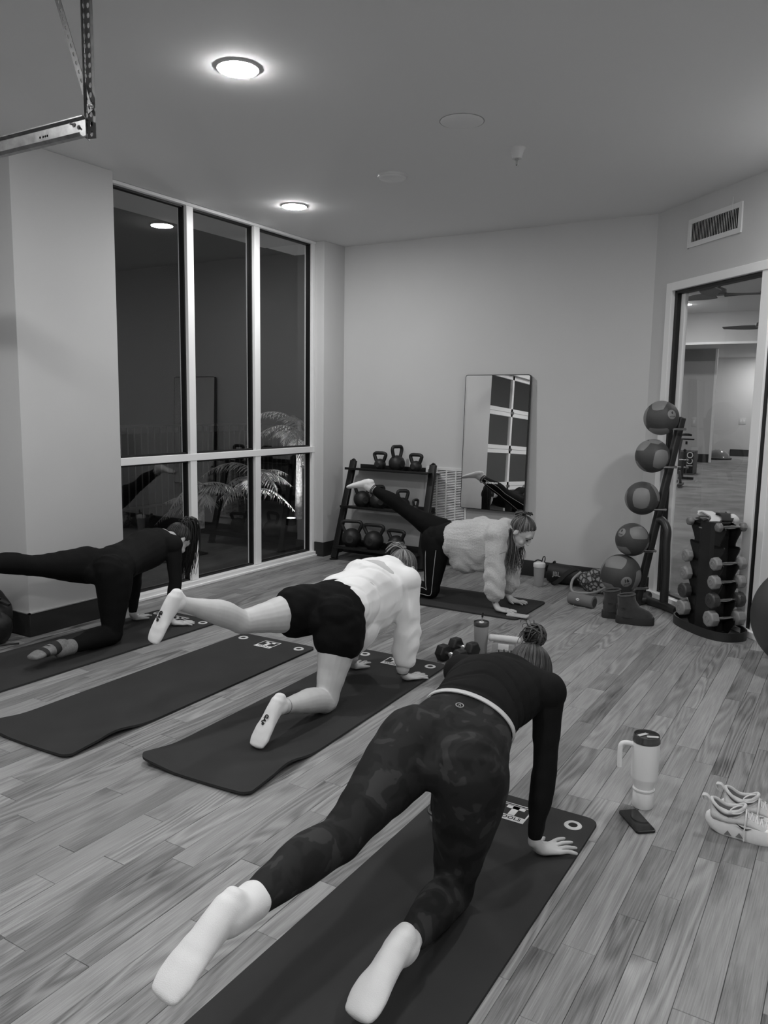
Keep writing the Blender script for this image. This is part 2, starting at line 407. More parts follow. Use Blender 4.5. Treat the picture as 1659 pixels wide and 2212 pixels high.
# ------------------------------------------------------------ fixtures on walls and ceiling
black = mat('black_powder_coat', 26, .45, spec=.4, bump=.05, bscale=900)
rubber = mat('black_rubber', 30, .6, spec=.4, bump=.06, bscale=600)
iron = mat('cast_iron_black', 30, .5, spec=.45, noise=.2, nscale=30, bump=.15, bscale=260)
chrome = mat('chrome', 215, .12, 1.0)
steel = mat('galvanised_steel', 150, .35, 1.0, noise=.25, nscale=26)
dsteel = mat('galvanised_angle', 118, .5, .8, noise=.2, nscale=30)
white = mat('white_plastic', 225, .4)
light = mat('print_white', 225, .6)
pale = mat('pale_enamel', 205, .35)

# supply register high on the slanted wall
v = empty('air_vent', (CX+.424*.7071, CY-.424*.7071, 2.715), ANG, 'white louvred air vent high on the slanted wall', 'vent')
VW, VH = .60, .205
m = MB()
for a in ((0, VW, 0, .035), (0, VW, VH-.035, VH), (0, .035, .035, VH-.035), (VW-.035, VW, .035, VH-.035)): m.box(a[0], a[1], -.012, 0, a[2], a[3])
m.build('frame', white, v, bevel=.002, smooth=None)
MB().box(.03, VW-.03, -.0015, -.0005, .03, VH-.03).build('shade_sheet', mat('vent_shade', 18, .9), v, smooth=None)  # flat dark sheet, painted as the shade behind the slats
sl = MB().obox((0, 0, 0), (.0045, -.0028, 0), (.0004, .0008, 0), (0, 0, (VH-.07)/2)).mesh('slat'); sl.materials.append(white)
n = 30
for i in range(n): inst('slat', sl, v, (.042+(VW-.084)*i/(n-1), -.005, VH/2))
for x in (.10, .50):
    for z in (.018, VH-.018): MB().lathe([(.005, 0), (.004, .003), (0.0001, .004)], n=10).build('screw', dsteel, v).rotation_euler = (math.pi/2, 0, 0); v.children[-1].location = (x, -.012, z)

# return-air grille low on the back wall
g = empty('return_grille', (-3.60, YB, .22), 0, 'white louvred return grille on the back wall beside the mirror', 'grille')
GW, GH = .44, .715
m = MB()
for a in ((0, GW, 0, .025), (0, GW, GH-.025, GH), (0, .022, .025, GH-.025), (GW-.022, GW, .025, GH-.025)): m.box(a[0], a[1], -.014, 0, a[2], a[3])
for k in (1, 2, 3): m.box(.022+k*(GW-.044)/4-.006, .022+k*(GW-.044)/4+.006, -.012, 0, .025, GH-.025)
m.build('frame', white, g, smooth=None)
MB().box(.02, GW-.02, -.0015, -.0005, .02, GH-.02).build('shade_sheet', mat('vent_shade', 18, .9), g, smooth=None)  # dark sheet coloured like the shaded duct behind the louvres
lw = (GW-.044)/4-.012
sl = MB().obox((0, 0, 0), (lw/2, 0, 0), (0, .005, .004), (0, -.0008, .0009)).mesh('slat'); sl.materials.append(white)
for c in range(4):
    for i in range(42): inst('slat', sl, g, (.022+(c+.5)*(GW-.044)/4, -.007, .036+(GH-.072)*i/41))

# overhead door track hanging from the ceiling, upper left
t = empty('door_track', (-2.44, 2.0, 2.47), 0, 'galvanised overhead door track hung from perforated angle at top left', 'door track')
def perf(mb, p0, p1, side, w, n, hole=.3, th=.002):
    """perforated strip: n cells, each with an oval hole"""
    p0, p1, side = Vector(p0), Vector(p1), Vector(side).normalized()
    d = (p1-p0); L = d.length; d.normalize(); nn = d.cross(side); c = L/n
    for i in range(n):
        o = p0+d*(c*(i+.5)); outer = []; inner = []
        for k in range(8):
            a = math.pi/4*k+math.pi/8*0
            ca, sa = math.cos(a), math.sin(a); q = max(abs(ca), abs(sa))
            outer.append(o+d*(ca/q*c/2)+side*(sa/q*w/2)); inner.append(o+d*(ca*c*hole)+side*(sa*w*.16))
        vs = outer+inner+[p+nn*th for p in outer]+[p+nn*th for p in inner]; fs = []
        for k in range(8):
            j = (k+1) % 8
            fs += [(k, j, 8+j, 8+k), (16+j, 16+k, 24+k, 24+j), (8+k, 8+j, 24+j, 24+k), (j, k, 16+k, 16+j)]
        mb.add(vs, fs)
    return mb
m = MB()
perf(m, (0, 0, -.03), (0, 0, .59), (1, .25, 0), .036, 19); perf(m, (-.018, -.004, -.03), (-.018, -.004, .59), (-.45, 1, 0), .036, 19)
m.build('hanger_angle', dsteel, t, smooth=None)
perf(MB(), (.012, -.012, .055), (-.195, -.012, .59), (1, 0, .38), .026, 17, .26).build('brace_strap', dsteel, t, smooth=None)
prof = [(-.004, .034), (-.012, .040), (-.020, .038), (-.020, .034), (-.012, .036), (-.006, .031), (-.006, -.026), (-.014, -.033), (-.026, -.030), (-.032, -.022), (-.034, -.024), (-.027, -.034), (-.013, -.037), (-.003, -.028)]
m = MB(); n = len(prof)
m.add([(.0, y-.02, z) for y, z in prof]+[(-2.4, y-.02, z) for y, z in prof], [(i, (i+1) % n, n+(i+1) % n, n+i) for i in range(n)]+[tuple(range(n-1, -1, -1)), tuple(range(n, 2*n))])
m.build('rail', steel, t, smooth=30)
MB().box(-2.4, -.01, -.022, .02, .034, .038).box(-2.4, -.01, .018, .022, .0, .038).build('stiffener_angle', dsteel, t, smooth=None)
hole = mat('hole_shade', 12, .8)
for x in (-.03, -.21, -.222, -.234, -.252, -.62, -.635, -.65, -.665, -.68):
    MB().lathe([(.0045, 0), (.0045, .0015)], n=10).build('slot_shade', hole, t, loc=(x, -.0245, .004)).rotation_euler = (math.pi/2, 0, 0)  # solid discs, their dark colour stands for shade inside the rail holes
for p in ((-.045, -.034, .012), (.022, -.01, .07)):
    MB().cyl((0, 0, 0), (0, -.022, 0), .0035, n=8).cyl((0, -.002, 0), (0, -.007, 0), .008, n=6).build('bolt', chrome, t, loc=p)

# sprinkler head and flush speaker disc
s = empty('sprinkler_head', (-1.936, 4.70, CH), 0, 'white sprinkler head with bell-shaped cup on the ceiling', 'sprinkler')
MB().lathe([(.052, 0), (.046, -.004), (.036, -.03), (.030, -.052), (.029, -.062), (.0001, -.062)][::-1], n=28).build('cup', pale, s)
MB().lathe([(.013, -.062), (.013, -.072), (.006, -.075), (.005, -.095), (.011, -.100), (.0001, -.103)][::-1], n=14).build('bulb_frame', chrome, s)
MB().cyl((-.009, 0, -.066), (-.009, 0, -.100), .002, n=6).cyl((.009, 0, -.066), (.009, 0, -.100), .002, n=6).build('yoke', pale, s)
s = empty('ceiling_speaker', (-2.03, 4.13, CH), 0, 'flush round ceiling grille the colour of the ceiling', 'ceiling speaker')
MB().lathe([(.118, 0), (.118, -.003), (.112, -.006), (.0001, -.006)][::-1], n=48).build('grille', ceilm, s)
MB().lathe([(.123, 0), (.123, -.002), (.119, -.002)][::-1], n=48).build('rim', mat('speaker_rim', 150, .6), s)

# fitness mirror leaning a little on the back wall
mw, mh, mt = .63, 1.225, .028
mi = empty('fitness_mirror', (-3.19, YB-.018-mh*math.sin(math.radians(1.9))-mt, .578), 0, 'tall fitness mirror with black rim on the back wall', 'mirror')
mi.rotation_euler = (math.radians(-1.9), 0, 0)
def rrect(w, h, r, k=6, x0=0, z0=0):
    pts = []
    for cx, cz, a0 in ((w-r, r, -90), (w-r, h-r, 0), (r, h-r, 90), (r, r, 180)):
        for i in range(k+1):
            a = math.radians(a0+90*i/k); pts.append((x0+cx+r*math.cos(a), z0+cz+r*math.sin(a)))
    return pts
m = MB(); P1 = rrect(mw, mh, .022); n = len(P1)
m.add([(x, 0, z) for x, z in P1]+[(x, mt, z) for x, z in P1], [tuple(range(n)), tuple(range(2*n-1, n-1, -1))]+[(i, n+i, n+(i+1) % n, (i+1) % n) for i in range(n)])
m.build('mirror_body', mat('mirror_rim', 16, .35), mi, smooth=30)
m = MB(); P1 = rrect(mw-.012, mh-.012, .017, x0=.006, z0=.006)
m.add([(x, -.0015, z) for x, z in P1]+[(x, 0, z) for x, z in P1], [tuple(range(n)), tuple(range(2*n-1, n-1, -1))]+[(i, n+i, n+(i+1) % n, (i+1) % n) for i in range(n)])
mm = mat('silvered_glass', 236, .0, 1.0)
m.build('mirror_glass', mm, mi, smooth=None)
tm = mat('logo_white', 235, .6)
text('logo_text', 'ECHELON', .020, tm, mi, (.320, -.003, .250), (math.pi/2, 0, 0), bold=.0009)
MB().tube([(.258+.008*math.cos(a), -.003, .250+.008*math.sin(a)) for a in [2*math.pi*i/14 for i in range(14)]], .0016, 6, closed=True).box(.2555, .2605, -.0035, -.002, .2488, .2512).build('logo_mark', tm, mi)

# ------------------------------------------------------------ kettlebell rack
r = empty('kettlebell_rack', (-4.40, 6.36, 0), 0, 'black three-shelf kettlebell rack in the corner by the windows', 'rack')
RW = .96
for sx in (0, RW):
    dx = .045 if sx == 0 else -.02
    MB().bar((sx, 0, .01), (sx+dx, .27, .965), .066, .042, (0, 1, 0)).build('post', black, r, bevel=.008, seg=3)
    MB().lathe([(.045, 0), (.045, .006), (.03, .012), (.0001, .012)], (sx, 0, 0), 20).build('foot', black, r)
    MB().cyl((sx+dx*.99, .268, .96), (sx+dx*1.03, .280, .972), .024, .018, 14).build('post_cap', rubber, r)
for z, fy in ((.115, -.02), (.505, .075), (.875, .155)):
    k = z/.965*.27
    m = MB().obox((RW/2+.012, fy+.11, z+.012), (RW/2-.018, 0, 0), (0, .135, -.014), (0, .0004, .004)).obox((RW/2+.012, fy+.245, z+.022), (RW/2-.03, 0, 0), (0, .004, 0), (0, 0, .026)).obox((RW/2+.012, fy-.024, z+.018), (RW/2-.018, 0, 0), (0, .003, 0), (0, 0, .012))
    m.build('shelf', black, r, bevel=.0025)
def kettlebell(x, y, z, R, h, hw, rz, label):
    """ball radius R, total height h, handle half-width hw"""
    o = empty('kettlebell', (x, y, z), rz, label, 'kettlebell', 'kettlebells on the rack')
    prof = []
    for i in range(15):
        a = -math.pi/2+math.pi*i/14; prof.append((max(R*math.cos(a), .0001), R*.96+R*math.sin(a)*.98))
    prof = [(.0001, .002), (R*.55, .002), (R*.62, .008)]+[p for p in prof if p[1] > R*.14 and p[0] > .001]+[(.0001, R*1.94)]
    MB().lathe(prof, n=26).build('bell', iron, o, smooth=60)
    t = .017 if R > .055 else .012
    zc = R*1.45
    pts = [(-hw*.60, 0, zc), (-hw*.88, 0, zc+(h-zc)*.42), (-hw, 0, zc+(h-zc)*.68), (-hw*.82, 0, h-t*1.2), (-hw*.45, 0, h-t), (0, 0, h-t), (hw*.45, 0, h-t), (hw*.82, 0, h-t*1.2), (hw, 0, zc+(h-zc)*.68), (hw*.88, 0, zc+(h-zc)*.42), (hw*.60, 0, zc)]
    MB().tube(crv(pts, 4), t, 12).build('handle', iron, o, smooth=60)
    MB().lathe([(R*.42, 0), (R*.40, .002), (.0001, .0025)], n=20).build('weight_badge', mat('iron_badge', 38, .55), o, loc=(0, -R*.955, R*.98)).rotation_euler = (math.pi/2, 0, 0)
    return o
KB = [(-4.03, 6.60, .885, .058, .185, .062, .05, 'open-handled kettlebell at the left end of the top shelf'),
      (-3.84, 6.60, .885, .080, .255, .060, 1.25, 'tallest kettlebell, in the middle of the top shelf with handle edge-on'),
      (-3.63, 6.60, .885, .058, .185, .062, -.05, 'open-handled kettlebell at the right end of the top shelf'),
      (-4.18, 6.52, .515, .085, .230, .072, 1.0, 'kettlebell behind the raised white sock on the middle shelf'),
      (-4.00, 6.52, .515, .080, .235, .060, .9, 'dark kettlebell second from the left on the middle shelf'),
      (-3.71, 6.50, .515, .070, .215, .050, .75, 'medium kettlebell right of the raised leg on the middle shelf'),
      (-3.57, 6.50, .515, .038, .135, .026, 1.1, 'smallest kettlebell, at the right end of the middle shelf'),
      (-4.24, 6.43, .125, .098, .275, .100, .35, 'big kettlebell at the left end of the bottom shelf'),
      (-3.98, 6.42, .125, .098, .262, .104, .1, 'big kettlebell in the middle of the bottom shelf'),
      (-3.745, 6.45, .125, .085, .225, .092, -.1, 'kettlebell on the bottom shelf nearest the kneeling leg')]
for k in KB: kettlebell(*k)

# ------------------------------------------------------------ medicine ball rack and balls
T45, N45 = Vector((.7071, -.7071, 0)), Vector((.7071, .7071, 0))
PB, PT = Vector((-1.425, 6.19, 0)), Vector((-1.205, 6.345, 1.46))
base = Vector((-1.33, 6.27, 0))
r = empty('ball_rack', base, 0, 'black slanted post rack holding five medicine balls', 'rack')
def L(p): return Vector(p)-base
rackm = mat('rack_satin_black', 46, .4, spec=.5)
MB().bar(L(PB), L(PT), .055, .05, T45).build('post', rackm, r, bevel=.012, seg=3)
k = PB+(PT-PB)*.45
MB().tube([L(p) for p in crv([k+Vector((0, 0, .02)), k+N45*.03+T45*.03+Vector((0, 0, .015)), k+N45*.04+T45*.085+Vector((0, 0, -.05)), k+N45*.03+T45*.10+Vector((0, 0, -.16)), Vector((-1.225, 6.205, .30)), Vector((-1.222, 6.20, .02))], 6)], .032, 16).build('brace_tube', rackm, r)
MB().tube([L(p) for p in crv([(-1.40, 6.46, .03), (-1.405, 6.40, .03), (-1.37, 6.30, .03), (-1.24, 6.20, .03), (-1.15, 6.12, .03), (-1.10, 6.07, .03)], 6)], .032, 14).build('base_tube', rackm, r)
MB().cyl(L((-1.405, 6.46, .03)), L((-1.398, 6.485, .03)), .034, .03, 14).build('end_cap', rubber, r)
MB().tube([L(PB+(PT-PB)*.02), L((-1.37, 6.28, .03)), L((-1.30, 6.25, .03))], .026, 12).build('base_link', rackm, r)
balls = [(1.452, .128), (1.165, .127), (.842, .127), (.522, .127), (.252, .153)]
DARK = mat('ball_dark_rubber', 72, .55, spec=.4, bump=.35, bscale=170)
LIGHT = mat('ball_light_rubber', 128, .5, spec=.45, bump=.12, bscale=300)
LAB = mat('ball_label', 132, .6)
INK = mat('ball_ink', 26, .6)
DN = Vector((-.80, -.60, 0)); TN = Vector((.60, -.80, 0))
def sph_patch(mb, R, d, up, au, av, k=8, sq=.45, lift=.0015):
    d = Vector(d).normalized(); up = Vector(up); u = up.cross(d).normalized(); w = d.cross(u); vs = []; fs = []
    for i in range(k+1):
        for j in range(k+1):
            a, b = -1+2*i/k, -1+2*j/k
            sa = a*math.sqrt(1-sq*b*b/2)*1.22; sb = b*math.sqrt(1-sq*a*a/2)*1.22
            q = d+u*math.tan(sa*au)+w*math.tan(sb*av); vs.append(q.normalized()*(R+lift*(1-max(abs(a), abs(b))**6)+.0002))
    for i in range(k):
        for j in range(k): fs.append((i*(k+1)+j, (i+1)*(k+1)+j, (i+1)*(k+1)+j+1, i*(k+1)+j+1))
    mb.add(vs, fs)
BL = ['topmost medicine ball, its round label facing right', 'second medicine ball from the top of the slanted rack', 'third medicine ball from the top, one big pale panel facing out', 'fourth medicine ball from the top, small label on its left', 'largest medicine ball at the bottom of the rack, marked 16']
# directions towards the camera, image right and up at the balls
cv = Vector((.21, -.95, .05)).normalized(); cr = Vector((.975, .215, 0)); cu = Vector((0, 0, 1))
LAYOUT = [([(-.2, 1.1, .5, .55, .35), (-.1, -.9, .5, .5, .32), (-1.4, .1, .1, .4, .5), (1.2, .9, -.6, .4, .4)], (.55, .18, .75), '6'),
          ([(-.9, .9, .4, .5, .35), (.55, -.2, .8, .42, .5), (.2, 1.3, .2, .45, .3), (-.9, -.9, .1, .4, .4)], None, ''),
          ([(-.05, .05, 1, .42, .55), (-1.3, -.2, .1, .35, .5), (1.2, .6, .1, .4, .5)], None, ''),
          ([(.45, .55, .7, .5, .36), (-.6, -.75, .5, .5, .3), (1.1, -.7, .2, .3, .4)], (-.62, .45, .6), '8'),
          ([(-.30, .75, .6, .46, .34), (1.0, -.25, .45, .28, .45), (-.55, -.8, .45, .42, .36), (-1.2, .5, -.2, .4, .4)], (.32, -.25, .9), '16')]
for (z, R), lab, (pan, ld, num) in zip(balls, BL, LAYOUT):
    pp = PB+(PT-PB)*(z/1.46); c = pp+DN*(R+.032)
    o = empty('medicine_ball', c, 0, lab, 'medicine ball', 'medicine balls on the slanted rack')
    MB().ball((0, 0, 0), R, 40, 24).build('ball_skin', DARK, o, smooth=80)
    for (a, b, cc, au, av) in pan:
        m = MB(); d = cr*a+cu*b+cv*cc; sph_patch(m, R, d, (0, .05, 1) if abs(d.normalized().z) < .9 else (1, 0, 0), au, av); m.build('panel', LIGHT, o, smooth=80)
    if ld:
        d = (cr*ld[0]+cu*ld[1]+cv*ld[2]).normalized(); m = MB(); sph_patch(m, R, d, (0, 0, 1), .23, .23, 10, 1.0, .0022); lb = m.build('label_disc', LAB, o, smooth=80)
        zz = d; xx = Vector((0, 0, 1)).cross(zz).normalized(); yy = zz.cross(xx)
        if num == '16': xx, yy = xx*math.cos(.25)+yy*math.sin(.25), yy*math.cos(.25)-xx*math.sin(.25)
        M = Matrix((xx, yy, zz)).transposed()
        text('label_number', num, .038 if num == '16' else .026, INK, lb, d*(R+.003)+yy*.012, M, bold=.0008)
        MB().tube([d*(R+.0012)+xx*(-.022+.044*i/12)-yy*(.016+.0045*math.sin(i*1.7)) for i in range(13)], .0014, 5).build('label_script', INK, lb)
    for sg in (-1, 1):
        q = L(pp+TN*sg*R*.55+Vector((0, 0, -R*.62)))
        MB().cyl(q+DN*-.005, q+DN*(R*1.25), .009, n=10).build('prong', chrome, r)
        MB().tube([q+DN*(R*1.25), q+DN*(R*1.27), q+DN*(R*1.62), q+DN*(R*1.66)], [.009, .0135, .0135, .009], 12).build('prong_tip', rubber, r)
    q0, q1 = L(pp+TN*-R*.55+Vector((0, 0, -R*.62))), L(pp+TN*R*.55+Vector((0, 0, -R*.62)))
    MB().tube([q0, q1], .01, 10).build('prong_bar', rackm, r)
# ------------------------------------------------------------ dumbbell tower
TC = Vector((-.83, 5.78, 0))
tw = empty('dumbbell_tower', TC, ANG, 'black dumbbell tower standing on an oval tray by the glass', 'dumbbell rack')
def oval(a, b, k=36, p=2.6):
    return [(a*abs(math.cos(t))**(2/p)*(1 if math.cos(t) >= 0 else -1), b*abs(math.sin(t))**(2/p)*(1 if math.sin(t) >= 0 else -1)) for t in [2*math.pi*i/k for i in range(k)]]
O1, O2 = oval(.30, .165), oval(.29, .155); n = len(O1); m = MB()
m.add([(x, y, 0) for x, y in O1]+[(x, y, .06) for x, y in O1]+[(x, y, .06) for x, y in O2]+[(x, y, .012) for x, y in O2],
      [(i, (i+1) % n, n+(i+1) % n, n+i) for i in range(n)]+[(n+i, n+(i+1) % n, 2*n+(i+1) % n, 2*n+i) for i in range(n)]+[(2*n+i, 2*n+(i+1) % n, 3*n+(i+1) % n, 3*n+i) for i in range(n)]+[tuple(range(3*n, 4*n)), tuple(range(n-1, -1, -1))])
m.build('tray', mat('tray_black', 36, .5), tw, smooth=40)
ROWS = [.735, .61, .49, .365, .24, .115]
def half_outline():
    pts = [(.13, .012)]
    for z in ROWS[::-1]:
        pts += [(.15, z-.075), (.178, z-.030), (.186, z-.004), (.178, z+.004), (.168, z-.008), (.150, z-.014), (.138, z+.002), (.136, z+.020)]
    pts += [(.10, .765)]
    return pts
hp = half_outline(); outl = hp+[(-x, z) for x, z in hp[::-1]]
for yy in (-.058, .058):
    m = MB(); n = len(outl); th = .004
    # split into strips between left and right profile so the notched plate triangulates cleanly
    k = len(hp)
    vs = [(x, yy-th, z) for x, z in hp]+[(-x, yy-th, z) for x, z in hp]+[(x, yy+th, z) for x, z in hp]+[(-x, yy+th, z) for x, z in hp]
    cs = [(s*.10, yy+dy, z) for s in (1, -1) for dy in (-th, th) for z in [p[1] for p in hp]]
    fs = []
    b = len(vs)
    def idx(s, dy, i): return b+((0 if s > 0 else 2)+(0 if dy < 0 else 1))*k+i
    vs += cs
    for i in range(k-1):
        fs += [(i, idx(1, -1, i), idx(1, -1, i+1), i+1)[::-1], (idx(1, -1, i), idx(-1, -1, i), idx(-1, -1, i+1), idx(1, -1, i+1))[::-1], (idx(-1, -1, i), k+i, k+i+1, idx(-1, -1, i+1))[::-1]]
        fs += [(2*k+i, idx(1, 1, i), idx(1, 1, i+1), 2*k+i+1), (idx(1, 1, i), idx(-1, 1, i), idx(-1, 1, i+1), idx(1, 1, i+1)), (idx(-1, 1, i), 3*k+i, 3*k+i+1, idx(-1, 1, i+1))]
        fs += [(i, i+1, 2*k+i+1, 2*k+i), (k+i+1, k+i, 3*k+i, 3*k+i+1)]
    m.add(vs, fs).build('notched_plate', mat('tower_black', 30, .45), tw, smooth=None)
MB().prism([(-.085, -.052), (.085, -.052), (.1, -.03), (.1, .03), (.085, .052), (-.085, .052), (-.1, .03), (-.1, -.03)], .012, .765).build('column', mat('tower_black', 30, .45), tw, smooth=None)
MB().prism([(-.05, -.074), (.05, -.074), (.1, -.055), (-.1, -.055)], .012, .765).build('front_cover', mat('tower_cover', 33, .55), tw, smooth=None)
MB().box(-.075, -.045, -.0775, -.072, .71, .717).build('nameplate', mat('badge_grey', 150, .4), tw, smooth=None)
vinA = mat('vinyl_mid_grey', 118, .3, noise=.08, nscale=60); vinB = mat('vinyl_dark_grey', 66, .28); vinC = mat('vinyl_pale_grey', 138, .3, noise=.08, nscale=60)
DB = [(0, .034, .046, vinA), (2, .046, .052, vinC), (3, .050, .056, vinC), (4, .054, .060, vinB), (5, .058, .066, vinC)]
NAMES = ['top', None, 'third', 'fourth', 'fifth', 'bottom']
for row, R, hl, mt_ in DB:
    for sd in (-1, 1):
        z = ROWS[row]+.012
        c = TC+T45*sd*.156+Vector((0, 0, z))
        sz = 'smallest dumbbell, at the very top' if row == 0 else {2: 'chrome-collared pale dumbbell in the third row', 3: 'pale hex dumbbell in the fourth row', 4: 'dark vinyl dumbbell in the fifth row', 5: 'large pale dumbbell in the bottom row'}[row]
        o = empty('dumbbell', c, ANG, sz+' of the tower, '+('left' if sd < 0 else 'right')+' side', 'dumbbell', 'dumbbells on the tower')
        MB().tube([(0, -.075, 0), (0, -.035, 0), (0, 0, 0), (0, .035, 0), (0, .075, 0)], [.010, .0125, .014, .0125, .010], 14).build('handle', chrome, o)
        for s in (-1, 1):
            y0, y1 = s*.068, s*(.068+hl)
            if row == 0: MB().tube([(0, y0, 0), (0, y0+s*.012, 0), (0, y1-s*.010, 0), (0, y1, 0)], [R*.55, R, R, R*.6], 6).build('head', mt_, o, bevel=.006, seg=3)
            else:
                MB().tube([(0, y0, 0), (0, y0+s*.010, 0), (0, y1-s*.008, 0), (0, y1, 0)], [R*.72, R, R, R*.82], 8 if row != 4 else 10).build('head', mt_, o, bevel=.004)
                if s < 0: MB().tube([(R*.34*math.cos(a), y1-.0005, R*.34*math.sin(a)) for a in [2*math.pi*i/20 for i in range(20)]], .0022, 6, closed=True).build('embossed_ring', mt_, o)
# straps thrown on top of the tower
def strip(name, pts, w, th, m_, parent, wdir):
    """bent band of width w along a curve"""
    c = crv(pts, 6); W2 = Vector(wdir).normalized()*w/2; vs = []; fs = []; k = len(c)
    for i, p in enumerate(c):
        t = (c[min(i+1, k-1)]-c[max(i-1, 0)]).normalized(); nn = t.cross(W2).normalized()*th/2
        vs += [p+W2+nn, p-W2+nn, p-W2-nn, p+W2-nn]
    for i in range(k-1):
        for j in range(4): fs.append((i*4+j, i*4+(j+1) % 4, i*4+4+(j+1) % 4, i*4+4+j))
    fs += [(3, 2, 1, 0), tuple(4*(k-1)+j for j in range(4))]
    return MB().add(vs, fs).build(name, m_, parent, smooth=50)
topz = .768
stw, stg, stb = mat('strap_white', 205, .8, bump=.1), mat('strap_grey', 120, .8, bump=.1), mat('strap_black', 34, .8, bump=.1)
o = empty('ankle_strap', TC+Vector((0, 0, topz)), ANG, 'white wrap strap folded over the front of the dumbbell tower', 'strap')
strip('band', [(-.13, -.02, .028), (-.10, -.01, .05), (-.05, 0, .035), (.0, -.01, .030), (.045, -.035, .022), (.06, -.06, .004)], .07, .009, stw, o, (.25, 1, 0))
MB().tube(crv([(-.145, -.04, .028), (-.13, -.02, .032), (-.10, .02, .030)], 4), .024, 12).build('rolled_end', stw, o)
o = empty('ankle_strap', TC+T45*.02+N45*.03+Vector((0, 0, topz)), ANG, 'black padded strap draped across the tower top to its right edge', 'strap')
strip('band', [(-.06, .03, .030), (-.01, .0, .052), (.05, -.01, .045), (.09, -.03, .020), (.105, -.045, .012), (.12, -.05, .022), (.115, -.035, .036)], .065, .01, stb, o, (.5, 1, 0))
strip('edge_binding', [(-.03, .055, .052), (.0, .04, .064), (.03, .03, .052)], .02, .010, stg, o, (.3, 1, .4))
o = empty('ankle_strap', TC+T45*.10+N45*.05+Vector((0, 0, topz)), ANG, 'pale rolled foam cuff at the back of the tower top', 'strap')
MB().tube(crv([(-.03, .02, .035), (.02, .0, .03), (.06, -.02, .026)], 4), [.018]+[.024]*7+[.014], 14).build('foam_roll', stw, o)
o = empty('ankle_strap', TC+T45*-.06-N45*.02+Vector((0, 0, topz)), ANG, 'dark strap with metal buckle lying flat on the tower front', 'strap')
strip('band', [(-.06, -.04, .006), (-.03, -.045, .010), (.02, -.05, .008), (.05, -.055, .004)], .035, .006, stb, o, (0, 1, .2))
MB().tube([(.0, -.03, .014), (.02, -.03, .014), (.02, -.066, .014), (.0, -.066, .014)], .003, 6, closed=True).build('buckle', chrome, o)

# exercise ball at the right edge
o = empty('exercise_ball', (-.185, 5.14, 0), 0, 'big dark grey exercise ball cut by the right picture edge', 'exercise ball')
MB().ball((0, 0, .325), .325, 48, 32).build('ball_skin', mat('exercise_ball_vinyl', 62, .45, bump=.03, bscale=90), o, smooth=80)
MB().lathe([(.010, 0), (.010, .002), (.0001, .003)], n=12).build('valve_plug', mat('plug', 150, .5), o, loc=(0, 0, .649))

